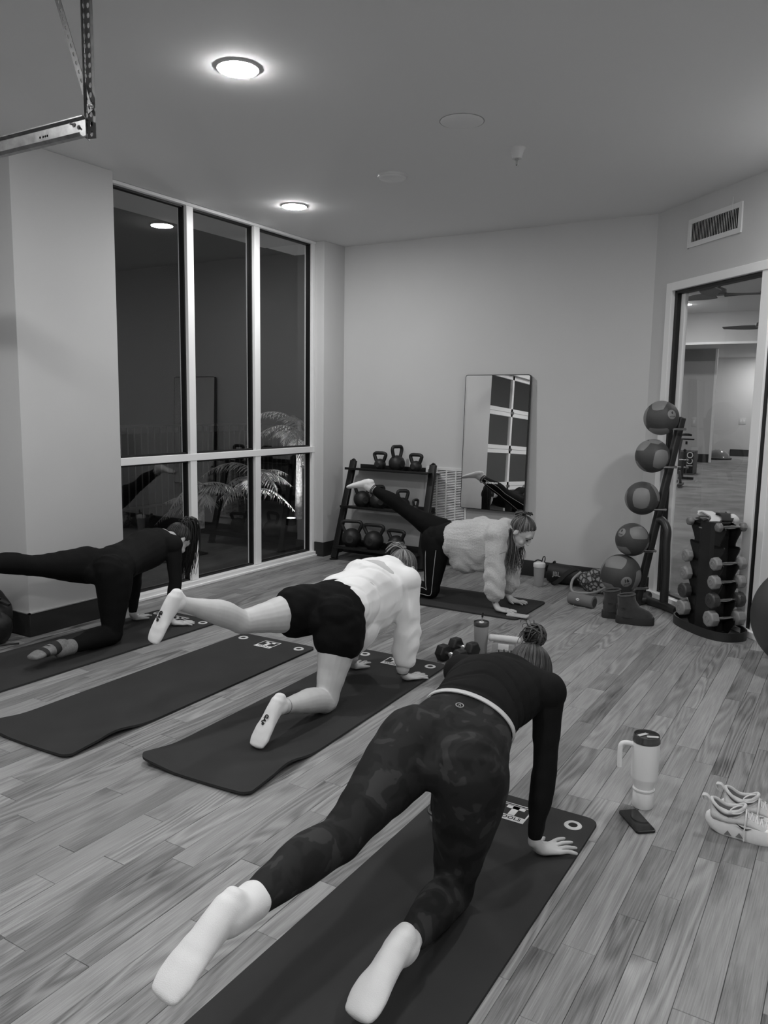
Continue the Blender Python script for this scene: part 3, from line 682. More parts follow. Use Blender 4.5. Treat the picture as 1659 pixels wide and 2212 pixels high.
# ------------------------------------------------------------ mats
matm = mat('foam_mat', 50, .8, spec=.25, noise=.10, nscale=5, bump=.10, bscale=700)
ring = mat('grommet', 205, .35)
def exercise_mat(cx, cy, deg, label, near_curl=0.0, side_curl=0.0, logo=True, ln=1.85, wd=.585, grom=True, wave=0.0):
    o = empty('exercise_mat', (cx, cy, 0), math.radians(deg), label, 'exercise mat', 'exercise mats on the floor')
    th = .011; r = .045; nx, ny = 24, 64
    def halfw(y):
        d = ln/2-abs(y)
        return wd/2 if d >= r else wd/2-r+math.sqrt(max(r*r-(r-d)**2, 0))
    def lift(x, y):
        z = 0.0; fx = x/(wd/2); a = max(0, -y-(ln/2-.30))/.30
        z += near_curl*a**2*(0.35+0.65*abs(fx)**2)
        # right edge lifts off a little before the near corner
        s = max(0, fx-.35)/.65; b = math.exp(-((y+ln/2-.26)/.13)**2); z += side_curl*s*s*b
        c = math.exp(-((y+ln/2-.05)/.10)**2)*max(0, -fx-.3)/.7; z += side_curl*.7*c
        z += wave*max(0, fx-.5)*max(0, math.sin(y*5+1))*.02
        return z
    top = []; bot = []
    for j in range(ny+1):
        y = -ln/2+ln*(.5-.5*math.cos(math.pi*j/ny)) if False else -ln/2+ln*j/ny
        if j < 6: y = -ln/2+r*(1-math.cos(math.pi/2*j/6))
        if j > ny-6: y = ln/2-r*(1-math.cos(math.pi/2*(ny-j)/6))
        h = halfw(y)
        for i in range(nx+1):
            x = -h+2*h*i/nx; z = lift(x, y); top.append((x, y, z+th)); bot.append((x, y, z+.0005))
    k = len(top); q = nx+1; fs = []
    for j in range(ny):
        for i in range(nx):
            a = j*q+i; fs += [(a, a+1, a+q+1, a+q), (k+a, k+a+q, k+a+q+1, k+a+1)]
    per = [i for i in range(nx+1)]+[j*q+nx for j in range(1, ny+1)]+[ny*q+i for i in range(nx-1, -1, -1)]+[j*q for j in range(ny-1, 0, -1)]
    for i in range(len(per)):
        a, b = per[i], per[(i+1) % len(per)]; fs.append((b, a, k+a, k+b))
    MB().add(top+bot, fs).build('foam_sheet', matm, o, smooth=40)
    if grom:
        for sx in (-1, 1):
            x = sx*(wd/2-.072)
            MB().lathe([(.017, th+.0005), (.017, th+.003), (.022, th+.0042), (.030, th+.0032), (.0325, th+.0005)], (x, ln/2-.088, 0), 28).build('grommet', ring, o)
            MB().lathe([(.017, .002), (.017, th+.001), (.0001, th+.001)], (x, ln/2-.088, 0), 20).build('grommet_shade', mat('hole_shade', 12, .8), o)  # dark plug, coloured as the shade down inside the grommet
    if logo:
        y1 = ln/2-.055
        bx = MB().box(-.062, .062, y1-.125, y1, th+.0002, th+.0008).build('logo_plate', mat('print_white', 225, .6), o, smooth=None)
        MB().box(-.056, .056, y1-.088, y1-.016, th+.0008, th+.0011).build('logo_field', mat('print_black', 20, .7), bx, smooth=None)
        MB().box(-.056, .056, y1-.012, y1-.005, th+.0008, th+.0011).build('logo_bar', mat('print_black', 20, .7), bx, smooth=None)
        MB().box(-.036, .036, y1-.040, y1-.020, th+.0011, th+.0014).box(-.013, .013, y1-.086, y1-.020, th+.0011, th+.0014).build('logo_letter', mat('print_white', 225, .6), bx, smooth=None)
        text('logo_word', 'TOOLS', .028, mat('print_black', 20, .7), bx, (0, y1-.106, th+.0009), (0, 0, 0), extrude=.0002, spacing=1.05, bold=.0006)
    return o
E1 = exercise_mat(-1.018, 1.855, 0.0, 'black exercise mat nearest the camera under the woman in camouflage leggings')
E2 = exercise_mat(-2.255, 3.13, 2.0, 'black exercise mat with curled near edge under the woman in shorts', near_curl=.012, side_curl=.035)
E3 = exercise_mat(-3.105, 2.975, 1.1, 'empty black exercise mat with nobody on it', near_curl=.010, side_curl=.030)
E4 = exercise_mat(-4.035, 3.085, -.6, 'black exercise mat beside the column under the dark-haired woman')
E5 = exercise_mat(-2.96, 5.55, -90, 'black exercise mat across the back of the room under the woman in fleece', logo=False, grom=False, wd=.63, wave=.4)

# ------------------------------------------------------------ things on the floor at the back
trans = mat('frosted_plastic', 185, .35, trans=.0, alpha=.72)
o = empty('shaker_bottle', (-2.298, 6.40, 0), .3, 'translucent shaker bottle with black flip lid by the baseboard', 'bottle')
MB().lathe([(.0001, 0), (.036, 0), (.040, .01), (.047, .165), (.047, .17)], n=28).build('bottle_body', trans, o)
MB().lathe([(.0001, .004), (.034, .004), (.043, .125), (.0001, .125)], n=24).build('drink', mat('shake_liquid', 150, .5), o)
MB().lathe([(.050, .166), (.051, .172), (.051, .196), (.046, .203), (.03, .210), (.0001, .211)], n=28).build('lid', white, o)
MB().tube(crv([(-.045, 0, .205), (-.02, 0, .225), (.01, 0, .222), (.02, 0, .218)], 5), .006, 8).build('flip_cap', black, o)
MB().tube(crv([(.02, 0, .212), (.028, 0, .25), (.042, 0, .258), (.046, 0, .235), (.040, 0, .208)], 5), .004, 8).build('carry_loop', black, o)

o = empty('duffel_bag', (-2.12, 6.60, 0), -.10, 'black JBL carry bag with shoulder strap against the baseboard', 'bag')
bagm = mat('bag_nylon', 30, .6, bump=.2, bscale=60)
m = MB(); m.tube(crv([(-.15, 0, .085), (-.145, 0, .085), (-.10, 0, .088), (0, 0, .085), (.10, 0, .08), (.16, 0, .07), (.19, 0, .055)], 4), [.05, .07, .08, .083, .085, .086, .086, .086, .086, .085, .084, .083, .082, .080, .076, .072, .068, .064, .06, .055, .05, .045, .04, .036, .03], 22)
m.build('bag_body', bagm, o, smooth=70)
strip('strap', [(.10, -.03, .165), (.04, -.085, .12), (-.02, -.105, .05), (-.07, -.11, .014), (-.10, -.09, .008)], .036, .003, mat('strap_black', 34, .8), o, (.75, 0, -.65))
strip('handle', [(-.13, 0, .165), (-.12, 0, .19), (-.11, 0, .17)], .03, .004, bagm, o, (0, 1, 0))
text('bag_logo', 'JBL', .055, mat('logo_grey', 150, .6), o, (-.055, -.0885, .095), (math.pi/2, 0, .02), bold=.001)

# patterned tote lying in a heap, with rope handle
def blob(name, m_, parent, c, r, seed, amp=.18, fr=7.0, n=36, k=22, flat=0.0):
    mb = MB(); mb.ball(c, r, n, k)
    out = []
    for p in mb.v:
        p = Vector(p); d = (p-Vector(c)); q = d.normalized()
        s = 1+amp*mnoise.noise(p*fr+Vector((seed, seed*2, 0)))+amp*.5*mnoise.noise(p*fr*2.6+Vector((seed, 0, 3)))
        p2 = Vector(c)+d*s
        if p2.z < flat: p2.z = flat+(p2.z-flat)*.05
        out.append(tuple(p2))
    mb.v = out
    return mb.build(name, m_, parent, smooth=80)
def mat_snake():
    m = bpy.data.materials.new('patterned_cloth'); m.use_nodes = True; nt = m.node_tree; b = nt.nodes['Principled BSDF']; b.inputs['Roughness'].default_value = .8
    tc = nt.nodes.new('ShaderNodeTexCoord'); vo = nt.nodes.new('ShaderNodeTexVoronoi'); vo.feature = 'DISTANCE_TO_EDGE'; vo.inputs['Scale'].default_value = 26
    nz = nt.nodes.new('ShaderNodeTexNoise'); nz.inputs['Scale'].default_value = 30
    ad = nt.nodes.new('ShaderNodeVectorMath'); ad.operation = 'MULTIPLY_ADD'; ad.inputs[1].default_value = (.02, .02, .02)
    nt.links.new(nz.outputs['Color'], ad.inputs[0]); nt.links.new(tc.outputs['Object'], ad.inputs[2]); nt.links.new(ad.outputs[0], vo.inputs['Vector'])
    r = nt.nodes.new('ShaderNodeValToRGB'); r.color_ramp.elements[0].color = (lin(40),)*3+(1,); r.color_ramp.elements[1].color = (lin(155),)*3+(1,)
    r.color_ramp.elements[0].position = .05; r.color_ramp.elements[1].position = .22
    nt.links.new(vo.outputs['Distance'], r.inputs[0]); nt.links.new(r.outputs[0], b.inputs['Base Color'])
    return m
snake = mat_snake()
o = empty('tote_bag', (-1.78, 6.50, 0), -.2, 'patterned reptile-print cloth bag in a heap with rope handle', 'bag')
blob('cloth_body', snake, o, (0, 0, .08), (.21, .12, .105), 3.1, .22, 9)
blob('cloth_fold', snake, o, (.17, -.08, .03), (.13, .07, .035), 5.2, .2, 12)
MB().tube(crv([(-.17, -.06, .15), (-.20, -.14, .09), (-.17, -.20, .015), (-.08, -.215, .012), (.03, -.17, .03), (.10, -.10, .08), (.12, -.06, .11)], 6), .011, 10).build('rope_handle', mat('rope', 150, .8, bump=.4, bscale=120), o)
o = empty('folded_cloth', (-1.66, 6.56, .12), .1, 'plain pale cloth bundle tucked behind the biggest medicine ball', 'cloth')
blob('cloth_bundle', mat('pale_cloth', 135, .85), o, (0, 0, .035), (.075, .05, .065), 9.3, .1, 8)

o = empty('bluetooth_speaker', (-1.775, 5.93, 0), math.radians(-14), 'grey cylindrical portable speaker lying on the floor', 'speaker')
spm = mat('speaker_mesh', 112, .8, bump=.4, bscale=900)
MB().tube([(-.108, 0, .048), (-.104, 0, .048), (-.09, 0, .048), (.09, 0, .048), (.104, 0, .048), (.108, 0, .048)], [.040, .046, .0475, .0475, .046, .040], 32).build('speaker_body', spm, o, smooth=50)
for s in (-1, 1): MB().tube([(s*.1085, 0, .048), (s*.112, 0, .048)], [.034, .030], 24).build('bass_radiator', mat('radiator', 60, .5), o)
MB().tube([(-.01+.012*math.cos(a), -.0478, .058+.006*math.sin(a)) for a in [2*math.pi*i/14 for i in range(14)]], .004, 6, closed=True).build('logo_badge', mat('badge_white', 225, .4), o)
MB().tube(crv([(-.05, -.03, .004), (-.02, -.075, .004), (.03, -.07, .004), (.05, -.03, .004)], 5), .004, 8).build('wrist_cord', mat('rope', 150, .8), o)

# ------------------------------------------------------------ boots
suede = mat('dark_suede', 52, .95, sheen=.3, noise=.18, nscale=25, bump=.25, bscale=220); fleece_d = mat('boot_lining', 78, 1.0, bump=.9, bscale=160); bsole = mat('boot_sole', 44, .8, bump=.1)
def loft_rings(rings, caps=True):
    n = len(rings[0]); vs = [p for r_ in rings for p in r_]; fs = []
    for i in range(len(rings)-1):
        for j in range(n): fs.append((i*n+j, i*n+(j+1) % n, (i+1)*n+(j+1) % n, (i+1)*n+j))
    if caps: fs += [tuple(range(n-1, -1, -1)), tuple((len(rings)-1)*n+j for j in range(n))]
    return vs, fs
def shoe_outline(L, w, k=32):
    """sole outline, heel at x=0, toe at x=L"""
    pts = []
    for i in range(k):
        a = 2*math.pi*i/k; c, s = math.cos(a), math.sin(a); x = L/2-L/2*c
        f = x/L; hw = w*(.76+.24*math.sin(min(1, max(0, (f-.25)/.5))*math.pi/2)-.10*math.exp(-((f-.38)/.15)**2)); pts.append((x, hw*abs(s)**.75*(1 if s > 0 else -1)))
    return pts[::-1]
def boot(x, y, rz, label):
    o = empty('boot', (x, y, 0), rz, label, 'boot', 'suede boots')
    so = shoe_outline(.265, .058)
    MB().add(*loft_rings([[(px, py, z) for px, py in [(.13+(a-.13)*s, b*s) for a, b in so]] for z, s in ((0, .97), (.006, 1), (.05, 1), (.056, .975))])).build('platform_sole', bsole, o, smooth=40)
    rings = []
    for z, x0, x1, w in ((.05, .008, .256, .054), (.075, .006, .252, .055), (.10, .008, .225, .052), (.125, .010, .165, .050), (.15, .010, .135, .049), (.175, .008, .128, .050), (.195, .006, .128, .052)):
        rings.append([((x0+x1)/2-(x1-x0)/2*math.cos(a), w*math.sin(a)*(1 if z > .11 else (.9+.1*math.cos(a))), z+(.018*(1-math.cos(a))/2 if z > .14 else 0)) for a in [-2*math.pi*i/28 for i in range(28)]])
    rings.append([((.067)-(.050)*math.cos(a), .042*math.sin(a), .19+.018*(1-math.cos(a))/2) for a in [-2*math.pi*i/28 for i in range(28)]])
    rings.append([((.067)-(.042)*math.cos(a), .036*math.sin(a), .11) for a in [-2*math.pi*i/28 for i in range(28)]])
    MB().add(*loft_rings(rings, False)).build('upper', suede, o, smooth=60)
    MB().tube([((.067)-(.057)*math.cos(a), .047*math.sin(a), .197+.018*(1-math.cos(a))/2) for a in [2*math.pi*i/28 for i in range(28)]], .0075, 8, closed=True).build('fleece_collar', fleece_d, o, smooth=80)
    MB().lathe([(.0001, 0), (.048, 0)], (.067, 0, .115), 20).build('insole', fleece_d, o)
    MB().box(.004, .007, -.016, .016, .10, .135).build('heel_tab', suede, o, bevel=.001)
    return o
boot(-1.555, 5.695, math.radians(20), 'dark suede platform boot on the left of the pair')
boot(-1.43, 5.61, math.radians(16), 'dark suede platform boot on the right, nearer the dumbbell tower')

# ------------------------------------------------------------ front right: travel mug, phone, sneakers
o = empty('travel_mug', (-.622, 3.0, 0), math.radians(205), 'tall pale travel mug with handle and clear lid', 'mug')
mug = mat('mug_enamel', 240, .4, spec=.4)
MB().lathe([(.0001, 0), (.036, 0), (.039, .004), (.039, .078), (.0375, .080), (.041, .10), (.0495, .118), (.0505, .125), (.0505, .255), (.0495, .262)], n=40).build('mug_body', mug, o, smooth=45)
MB().lathe([(.0393, .068), (.0415, .069), (.0415, .074), (.0393, .075)], n=40).build('silicone_ring', pale, o)
MB().tube(crv([(.046, 0, .248), (.075, 0, .252), (.092, 0, .245), (.096, 0, .22), (.095, 0, .17), (.094, 0, .155)], 6), .0095, 12).build('handle', mug, o)
MB().lathe([(.0465, .262), (.0515, .263), (.0515, .272), (.049, .276), (.049, .286), (.0475, .290), (.046, .290), (.045, .279), (.0001, .279)], n=40).build('lid', mat('smoked_clear_lid', 70, .12, spec=.7), o, smooth=45)
for a, b, c_ in ((-.022, .004, 0), (.012, -.014, .6)): MB().obox((a, b, .282), (.022*math.cos(c_), .022*math.sin(c_), 0), (-.007*math.sin(c_), .007*math.cos(c_), 0), (0, 0, .002)).build('lid_slider', pale, o, bevel=.0015)
def phone(name_label, loc, rz, face, edge, screen_up=True, tilt=0.0):
    o = empty('phone', loc, rz, name_label, 'phone')
    P1 = [(x-.0375, y-.079) for x, y in rrect(.075, .158, .012)]
    MB().prism(P1, 0, .0095).build('phone_case', edge, o, bevel=.0015, smooth=40)
    P2 = [(x-.0345, y-.076) for x, y in rrect(.069, .152, .010)]
    MB().prism(P2, .0095, .0101).build('screen', face, o, smooth=None)
    MB().cyl((-.0378, .03, .005), (-.0390, .03, .005), .003, n=8).obox((-.0380, .005, .005), (.0008, 0, 0), (0, .012, 0), (0, 0, .0015)).build('side_buttons', edge, o)
    return o
phone('black phone lying face up beside the travel mug', (-.610, 2.862, 0), math.atan2(.14, -.115)-math.pi/2, mat('phone_screen', 12, .08, spec=.6), mat('phone_case', 24, .4))
phone('white phone under the hand of the woman in fleece', (-2.06, 5.325, .012), -math.pi/2+.08, mat('phone_back_white', 205, .25), mat('phone_edge_white', 190, .3))

knit = mat('sneaker_mesh', 200, .8, noise=.12, nscale=30, bump=.3, bscale=350); foam = mat('sneaker_foam', 235, .6, noise=.1, nscale=14); lace = mat('lace', 225, .8); gumg = mat('sneaker_grey', 120, .6)
def sneaker(x, y, rz, label, upper=knit, sole=foam, swoosh=True, lacem=lace, thick=1.0, toe_up=.012):
    o = empty('sneaker', (x, y, 0), rz, label, 'shoe')
    so = shoe_outline(.275, .048, 40)
    rings = []
    for z, s, dx in ((0.0, .90, 0), (.006, .97, 0), (.022*thick, 1.02, -.004), (.036*thick, 1.0, -.003), (.044*thick, .95, 0)):
        rings.append([(.1375+(a-.1375)*s+dx*(1 if a < .06 else 0), b*s, z+toe_up*max(0, (a-.2)/.075)**2+.014*max(0, (.05-a)/.05)**2*(1 if z < .03 else 1.2)) for a, b in so])
    MB().add(*loft_rings(rings)).build('midsole', sole, o, smooth=50)
    rings = []
    for i, (px, w, zt) in enumerate(((.012, .020, .092), (.02, .032, .100), (.045, .037, .088), (.07, .038, .080), (.095, .039, .090), (.115, .040, .098), (.145, .042, .088), (.18, .043, .070), (.215, .041, .058), (.245, .032, .050), (.262, .018, .046))):
        zb = .034*thick+toe_up*max(0, (px-.2)/.075)**2; h = (zt-zb)
        rings.append([(px-.004*math.sin(a)*(1 if px < .03 else 0), w*(1.0 if abs(math.cos(a)) > 0 else 1)*math.cos(a)*(1-.28*max(0, math.sin(a))), zb+h*.5+h*.5*math.sin(a)) for a in [2*math.pi*k/24 for k in range(24)]])
    up = MB().add(*loft_rings(rings)).build('upper', upper, o, smooth=60)
    # collar opening
    col = [(.012, 0, .118), (.028, .026, .108), (.06, .033, .090), (.095, .030, .096), (.118, .018, .112), (.125, 0, .116), (.118, -.018, .112), (.095, -.030, .096), (.06, -.033, .090), (.028, -.026, .108)]
    MB().tube(crv(col, 4, True), .0062, 8, closed=True).build('padded_collar', upper, o, smooth=80)
    cc = crv(col, 4, True); k = len(cc)
    MB().add([(p.x, p.y*.9, p.z-.002) for p in cc]+[(.02+(p.x-.0)*.8, p.y*.7, .055) for p in cc], [(j, k+j, k+(j+1) % k, (j+1) % k) for j in range(k)]+[tuple(range(k, 2*k))]).build('lining', mat('shoe_lining', 110, .9), o, smooth=60)
    strip('heel_tab', [(.012, 0, .108), (-.004, 0, .126), (-.020, 0, .124), (-.016, 0, .110), (-.002, 0, .098)], .022, .003, upper, o, (0, 1, 0))
    for i in range(5):
        px = .128+i*.016; zz = .094-.0075*i
        MB().tube(crv([(px, -.026, zz-.008), (px+.004, 0, zz+.006), (px+.010, .026, zz-.010)], 4), .0024, 6).tube(crv([(px, .026, zz-.008), (px+.004, 0, zz+.007), (px+.010, -.026, zz-.010)], 4), .0024, 6).build('lace', lacem, o)
    MB().tube(crv([(.125, .0, .112), (.105, -.03, .125), (.08, -.045, .112), (.085, -.050, .10), (.11, -.035, .10), (.128, -.005, .110)], 6), .0024, 6).tube(crv([(.128, -.01, .11), (.13, -.045, .098), (.128, -.056, .06), (.128, -.060, .012)], 5), .0024, 6).build('lace_bow', lacem, o)
    if swoosh:
        sw = [(.098, .064), (.118, .050), (.132, .046), (.150, .055), (.134, .0505), (.120, .0545)]
        MB().add([(a, -.0465, b) for a, b in sw]+[(a, -.0435, b) for a, b in sw], [tuple(range(6)), tuple(range(11, 5, -1))]+[(i, 6+i, 6+(i+1) % 6, (i+1) % 6) for i in range(6)]).build('swoosh', mat('swoosh_black', 20, .5), o, smooth=None)
        for px in (.062, .10): MB().prism([(px, -.012), (px+.026, -.012), (px+.012, .006)], -.0004, .0004).build('sole_cutout', gumg, o, smooth=None, loc=(0, -.0475, .026)).rotation_euler = (math.pi/2, 0, 0)
    return o
sneaker(-.385, 2.965, math.radians(4), 'pale running sneaker in front, black swoosh on its side', thick=1.25)
sneaker(-.355, 3.085, math.radians(2), 'pale running sneaker behind its twin at the right edge', thick=1.25)

# ------------------------------------------------------------ middle: hex dumbbells, tumbler, pouch
hexr = mat('hex_rubber', 30, .5, spec=.4)
def hexdb(x, y, rz, label):
    o = empty('hex_dumbbell', (x, y, 0), rz, label, 'dumbbell', 'hex dumbbells behind the front woman')
    for s in (0, .13):
        MB().tube([(s, 0, .048), (s+.008, 0, .048), (s+.052, 0, .048), (s+.06, 0, .048)], [.044, .054, .054, .044], 6).build('head', hexr, o, bevel=.003)
    MB().tube([(.055, 0, .048), (.075, 0, .048), (.095, 0, .048), (.115, 0, .048), (.135, 0, .048)], [.013, .015, .017, .015, .013], 14).build('handle', chrome, o)
    return o
hexdb(-2.10, 4.16, math.radians(-14), 'black hex dumbbell with chrome handle, the nearer one')
hexdb(-2.10, 4.33, math.radians(-14), 'black hex dumbbell, the farther one by the tumbler')
o = empty('tumbler', (-1.945, 4.42, 0), 0, 'grey insulated tumbler with straw standing behind the dumbbells', 'tumbler')
MB().lathe([(.0001, 0), (.036, 0), (.038, .004), (.046, .165), (.046, .175)], n=32).build('cup', mat('tumbler_coat', 150, .45), o)
MB().lathe([(.0462, .172), (.0475, .174), (.0475, .196), (.0455, .199), (.044, .192), (.0001, .190)], n=32).build('lid', mat('tumbler_lid', 70, .2), o)
MB().lathe([(.016, .190), (.016, .196), (.008, .197)], n=16).build('straw_grommet', light, o)
MB().cyl((0, 0, .17), (.004, .002, .232), .0042, n=10).build('straw', mat('straw_clear', 150, .2, alpha=.5), o)
MB().cyl((.004, .002, .225), (.0055, .003, .255), .0062, n=10).build('straw_tip', rubber, o)
o = empty('clear_pouch', (-1.80, 4.44, 0), math.radians(12), 'small clear pouch standing beside the tumbler', 'pouch')
MB().box(-.07, .07, -.03, .03, 0, .08).build('pouch_body', mat('pouch_clear', 170, .15, alpha=.45), o, bevel=.008)
MB().box(-.03, .035, -.0325, -.030, .045, .082).build('pouch_flap', light, o, bevel=.001)
for i, (a, b) in enumerate(((-.028, .012), (.005, .02), (.03, .01), (.048, .018))): MB().box(a, a+.006, -.034, -.032, .03, .03+b).build('printed_mark', mat('print_black', 20, .7), o, smooth=None)
o = empty('ribbed_roll', (-1.80, 4.445, .081), math.radians(16), 'pale ribbed roll lying on top of the clear pouch', 'roll')
rr = [.012]+[.022+.0018*(i % 2) for i in range(22)]+[.012]
MB().tube([(-.10+.2*i/23, .006*math.sin(i/5), .024) for i in range(24)], rr, 16, flat=.9).build('roll_body', mat('roll_foam', 200, .8), o, smooth=80)

# ------------------------------------------------------------ left edge: backpack and black sneaker
o = empty('backpack', (-4.665, 2.90, 0), .25, 'black backpack slumped at the left edge beside the column', 'backpack')
bk = mat('backpack_nylon', 20, .6, bump=.2, bscale=50)
blob('pack_body', bk, o, (-.01, 0, .17), (.165, .125, .20), 2.2, .12, 6)
blob('front_pocket', bk, o, (.10, -.05, .10), (.10, .10, .11), 4.4, .12, 8)
strip('shoulder_strap', [(.02, -.08, .34), (.12, -.13, .27), (.15, -.13, .16), (.10, -.15, .06), (.06, -.16, .02)], .05, .008, bk, o, (.5, .8, 0))
MB().tube(crv([(.05, -.10, .012), (.15, -.12, .012), (.235, -.06, .014), (.26, -.03, .012)], 5), .006, 6).build('dangling_strap', bk, o)
for p in ((.13, -.06, .30), (.17, -.03, .26)): MB().obox(p, (.03, 0, -.008), (0, .012, 0), (.002, 0, .008)).build('strap_end', bk, o, bevel=.002)
sneaker(-4.71, 2.755, math.radians(3), 'black sneaker with white sole at the left edge by the backpack', upper=mat('black_mesh', 24, .8, bump=.2), sole=mat('white_sole', 205, .5), swoosh=False, lacem=mat('black_lace', 22, .8), thick=.95)
# ------------------------------------------------------------ people
def V3(*a): return Vector(a)
def lerp(a, b, t): return a+(b-a)*t
def loft(mb, st, n=20, sub=3):
    """st: list of (centre, r_u, r_v, ref) ; smooth closed tube with rounded ends, r_u along ref"""
    C = [Vector(s[0]) for s in st]; m = len(st); pts = []
    for i in range(m-1):
        a, b, c, d = C[max(i-1, 0)], C[i], C[i+1], C[min(i+2, m-1)]
        for k in range(sub):
            t = k/sub
            p = 0.5*((2*b)+(c-a)*t+(2*a-5*b+4*c-d)*t*t+(3*b-a-3*c+d)*t**3)
            e = t*t*(3-2*t)
            pts.append((p, lerp(st[i][1], st[i+1][1], e), lerp(st[i][2], st[i+1][2], e), lerp(Vector(st[i][3]), Vector(st[i+1][3]), t)))
    pts.append((C[-1], st[-1][1], st[-1][2], Vector(st[-1][3])))
    # rounded ends
    t0 = (pts[1][0]-pts[0][0]).normalized(); t1 = (pts[-1][0]-pts[-2][0]).normalized()
    def cap(p, t, rev):
        h = min(p[1], p[2])*.75; out = []
        for a in (.5, .8, .97): out.append((p[0]+t*h*a, p[1]*math.sqrt(1-a*a), p[2]*math.sqrt(1-a*a), p[3]))
        return out[::-1] if rev else out
    pts = cap(pts[0], -t0, True)+pts+cap(pts[-1], t1, False)
    vs = []; fs = []; k = len(pts)
    for i, (p, ru, rv, ref) in enumerate(pts):
        t = (pts[min(i+1, k-1)][0]-pts[max(i-1, 0)][0]).normalized()
        u = ref-t*ref.dot(t)
        if u.length < 1e-4: u = t.orthogonal()
        u.normalize(); w = t.cross(u)
        for j in range(n):
            a = 2*math.pi*j/n; vs.append(p+u*ru*math.cos(a)+w*rv*math.sin(a))
    for i in range(k-1):
        for j in range(n): fs.append((i*n+j, i*n+(j+1) % n, (i+1)*n+(j+1) % n, (i+1)*n+j))
    fs += [tuple(range(n-1, -1, -1)), tuple((k-1)*n+j for j in range(n))]
    mb.add(vs, fs)
    return mb
def fuse(mb, name, voxel=.006, smooth=8, disp=None):
    """closed shapes -> one continuous skin"""
    me = mb.mesh(name+'_raw'); o = bpy.data.objects.new(name, me); COL.objects.link(o)
    r = o.modifiers.new('r', 'REMESH'); r.mode = 'VOXEL'; r.voxel_size = voxel; r.adaptivity = 0
    s = o.modifiers.new('s', 'SMOOTH'); s.factor = .5; s.iterations = smooth
    dg = bpy.context.evaluated_depsgraph_get(); out = bpy.data.meshes.new_from_object(o.evaluated_get(dg)); out.name = name
    bpy.data.objects.remove(o); bpy.data.meshes.remove(me)
    if disp:
        n = len(out.vertices); co = np.empty(n*3, np.float32); out.vertices.foreach_get('co', co); nr = np.empty(n*3, np.float32); out.vertices.foreach_get('normal', nr)
        co = co.reshape(-1, 3); nr = nr.reshape(-1, 3); co = co+nr*disp(co, nr)[:, None]; out.vertices.foreach_set('co', co.astype(np.float32).ravel()); out.update()
    out.polygons.foreach_set('use_smooth', [True]*len(out.polygons))
    return out
def put(me, m, base, parent=None, name=None):
    me.transform(Matrix.Translation(-Vector(base)))
    for q in (m if isinstance(m, (list, tuple)) else [m]): me.materials.append(q)
    o = bpy.data.objects.new(name or me.name, me); COL.objects.link(o)
    if parent: o.parent = parent
    else: o.location = base
    return o
THIGH = [(0, .100, .086), (.12, .102, .092), (.3, .096, .090), (.5, .085, .080), (.7, .071, .068), (.88, .060, .058), (1.0, .057, .056)]
SHIN = [(.12, .056, .053, .004), (.28, .060, .055, .010), (.42, .058, .054, .010), (.6, .047, .046, .006), (.8, .036, .037, .002), (.93, .033, .032, 0), (1.0, .034, .031, 0)]
def leg_st(H, K, A, rt, rs, pad=0.0, t1=2.0, t0=0.0, sc=1.0, flare=0.0, th=1.0):
    out = []
    for t, a, b in THIGH:
        if t0 <= t <= t1: e = 1+(th-1)*max(0, 1-t/.85); out.append((lerp(H, K, t), a*sc*e+pad+flare*t, b*sc*e+pad+flare*t, lerp(rt, rs, max(0, t-.8)*2.5)))
    d = (A-K).normalized(); post = (rs-d*rs.dot(d)).normalized()
    for t, a, b, o in SHIN:
        if t0 <= 1+t <= t1+1e-6: out.append((lerp(K, A, t)+post*o*sc, a*sc+pad, b*sc+pad, rs))
    return out
FOOT = 1.06
def foot_st(A, a, s, pad=0.0, L=1.0):
    L = L*FOOT
    a = a.normalized(); s = (s-a*s.dot(a)).normalized()
    return [(A+a*x*L+s*y, h+pad, w+pad, s) for x, y, w, h in ((-.036, .024, .024, .026), (-.015, .022, .031, .037), (.025, .028, .032, .036), (.07, .036, .035, .028), (.115, .044, .043, .021), (.15, .047, .045, .017), (.18, .049, .038, .012))]
def arm_st(S, E, Wr, ref, pad=0.0, t1=2.0, t0=0.0, sc=1.0, wide=0.0):
    out = []
    for t, r_ in ((0, .053), (.2, .050), (.5, .044), (.8, .039), (1.0, .038), (1.15, .040), (1.4, .038), (1.7, .031), (1.9, .026), (2.0, .026)):
        if t0 <= t <= t1+1e-6: out.append((lerp(S, E, t) if t <= 1 else lerp(E, Wr, t-1), (r_+pad+wide*min(t, 1.2))*sc, (r_*(1 if t < 1.6 else .86)+pad+wide*min(t, 1.2))*sc, ref))
    return out
def torso_st(J, pad=0.0, t0=-1, t1=2, sag=0.0, wide=1.0):
    Pc = (J['hipR']+J['hipL'])/2; Sc = (J['shR']+J['shL'])/2; f = (Sc-Pc).normalized(); k0 = V3(0, 0, 1); k = (k0-f*f.z).normalized(); ar = J.get('arch', 0.0)
    L1 = (J['hipL']-J['hipR']).normalized(); L2 = (J['shL']-J['shR']).normalized()
    pw = J.get('pw', 1.0); tw_ = J.get('tw', 1.0)
    rows = [(-.22, .055, .085), (-.08, .100, .146), (.10, .112, .163), (.24, .100, .146), (.38, .092, .128), (.55, .096, .130), (.76, .108, .150), (.93, .103, .152), (1.06, .078, .105), (1.16, .056, .060)]
    out = []
    for t, d, w in rows:
        if not (t0 <= t <= t1): continue
        q = max(0, min(1, t)); lat = lerp(L1, L2, q); up = (k-lat*k.dot(lat)).normalized()
        c = lerp(Pc, Sc, t)+k*(ar*math.sin(math.pi*q))+k*(.02*max(0, t-.95)*5)
        sg = sag*math.sin(math.pi*min(1, max(0, (t-.15)/.9)))
        w *= pw+(tw_-pw)*min(1, max(0, (t-.30)/.3)); out.append((c-k*sg*.5, d+pad+sg*.5, w*wide+pad, up))
    return out
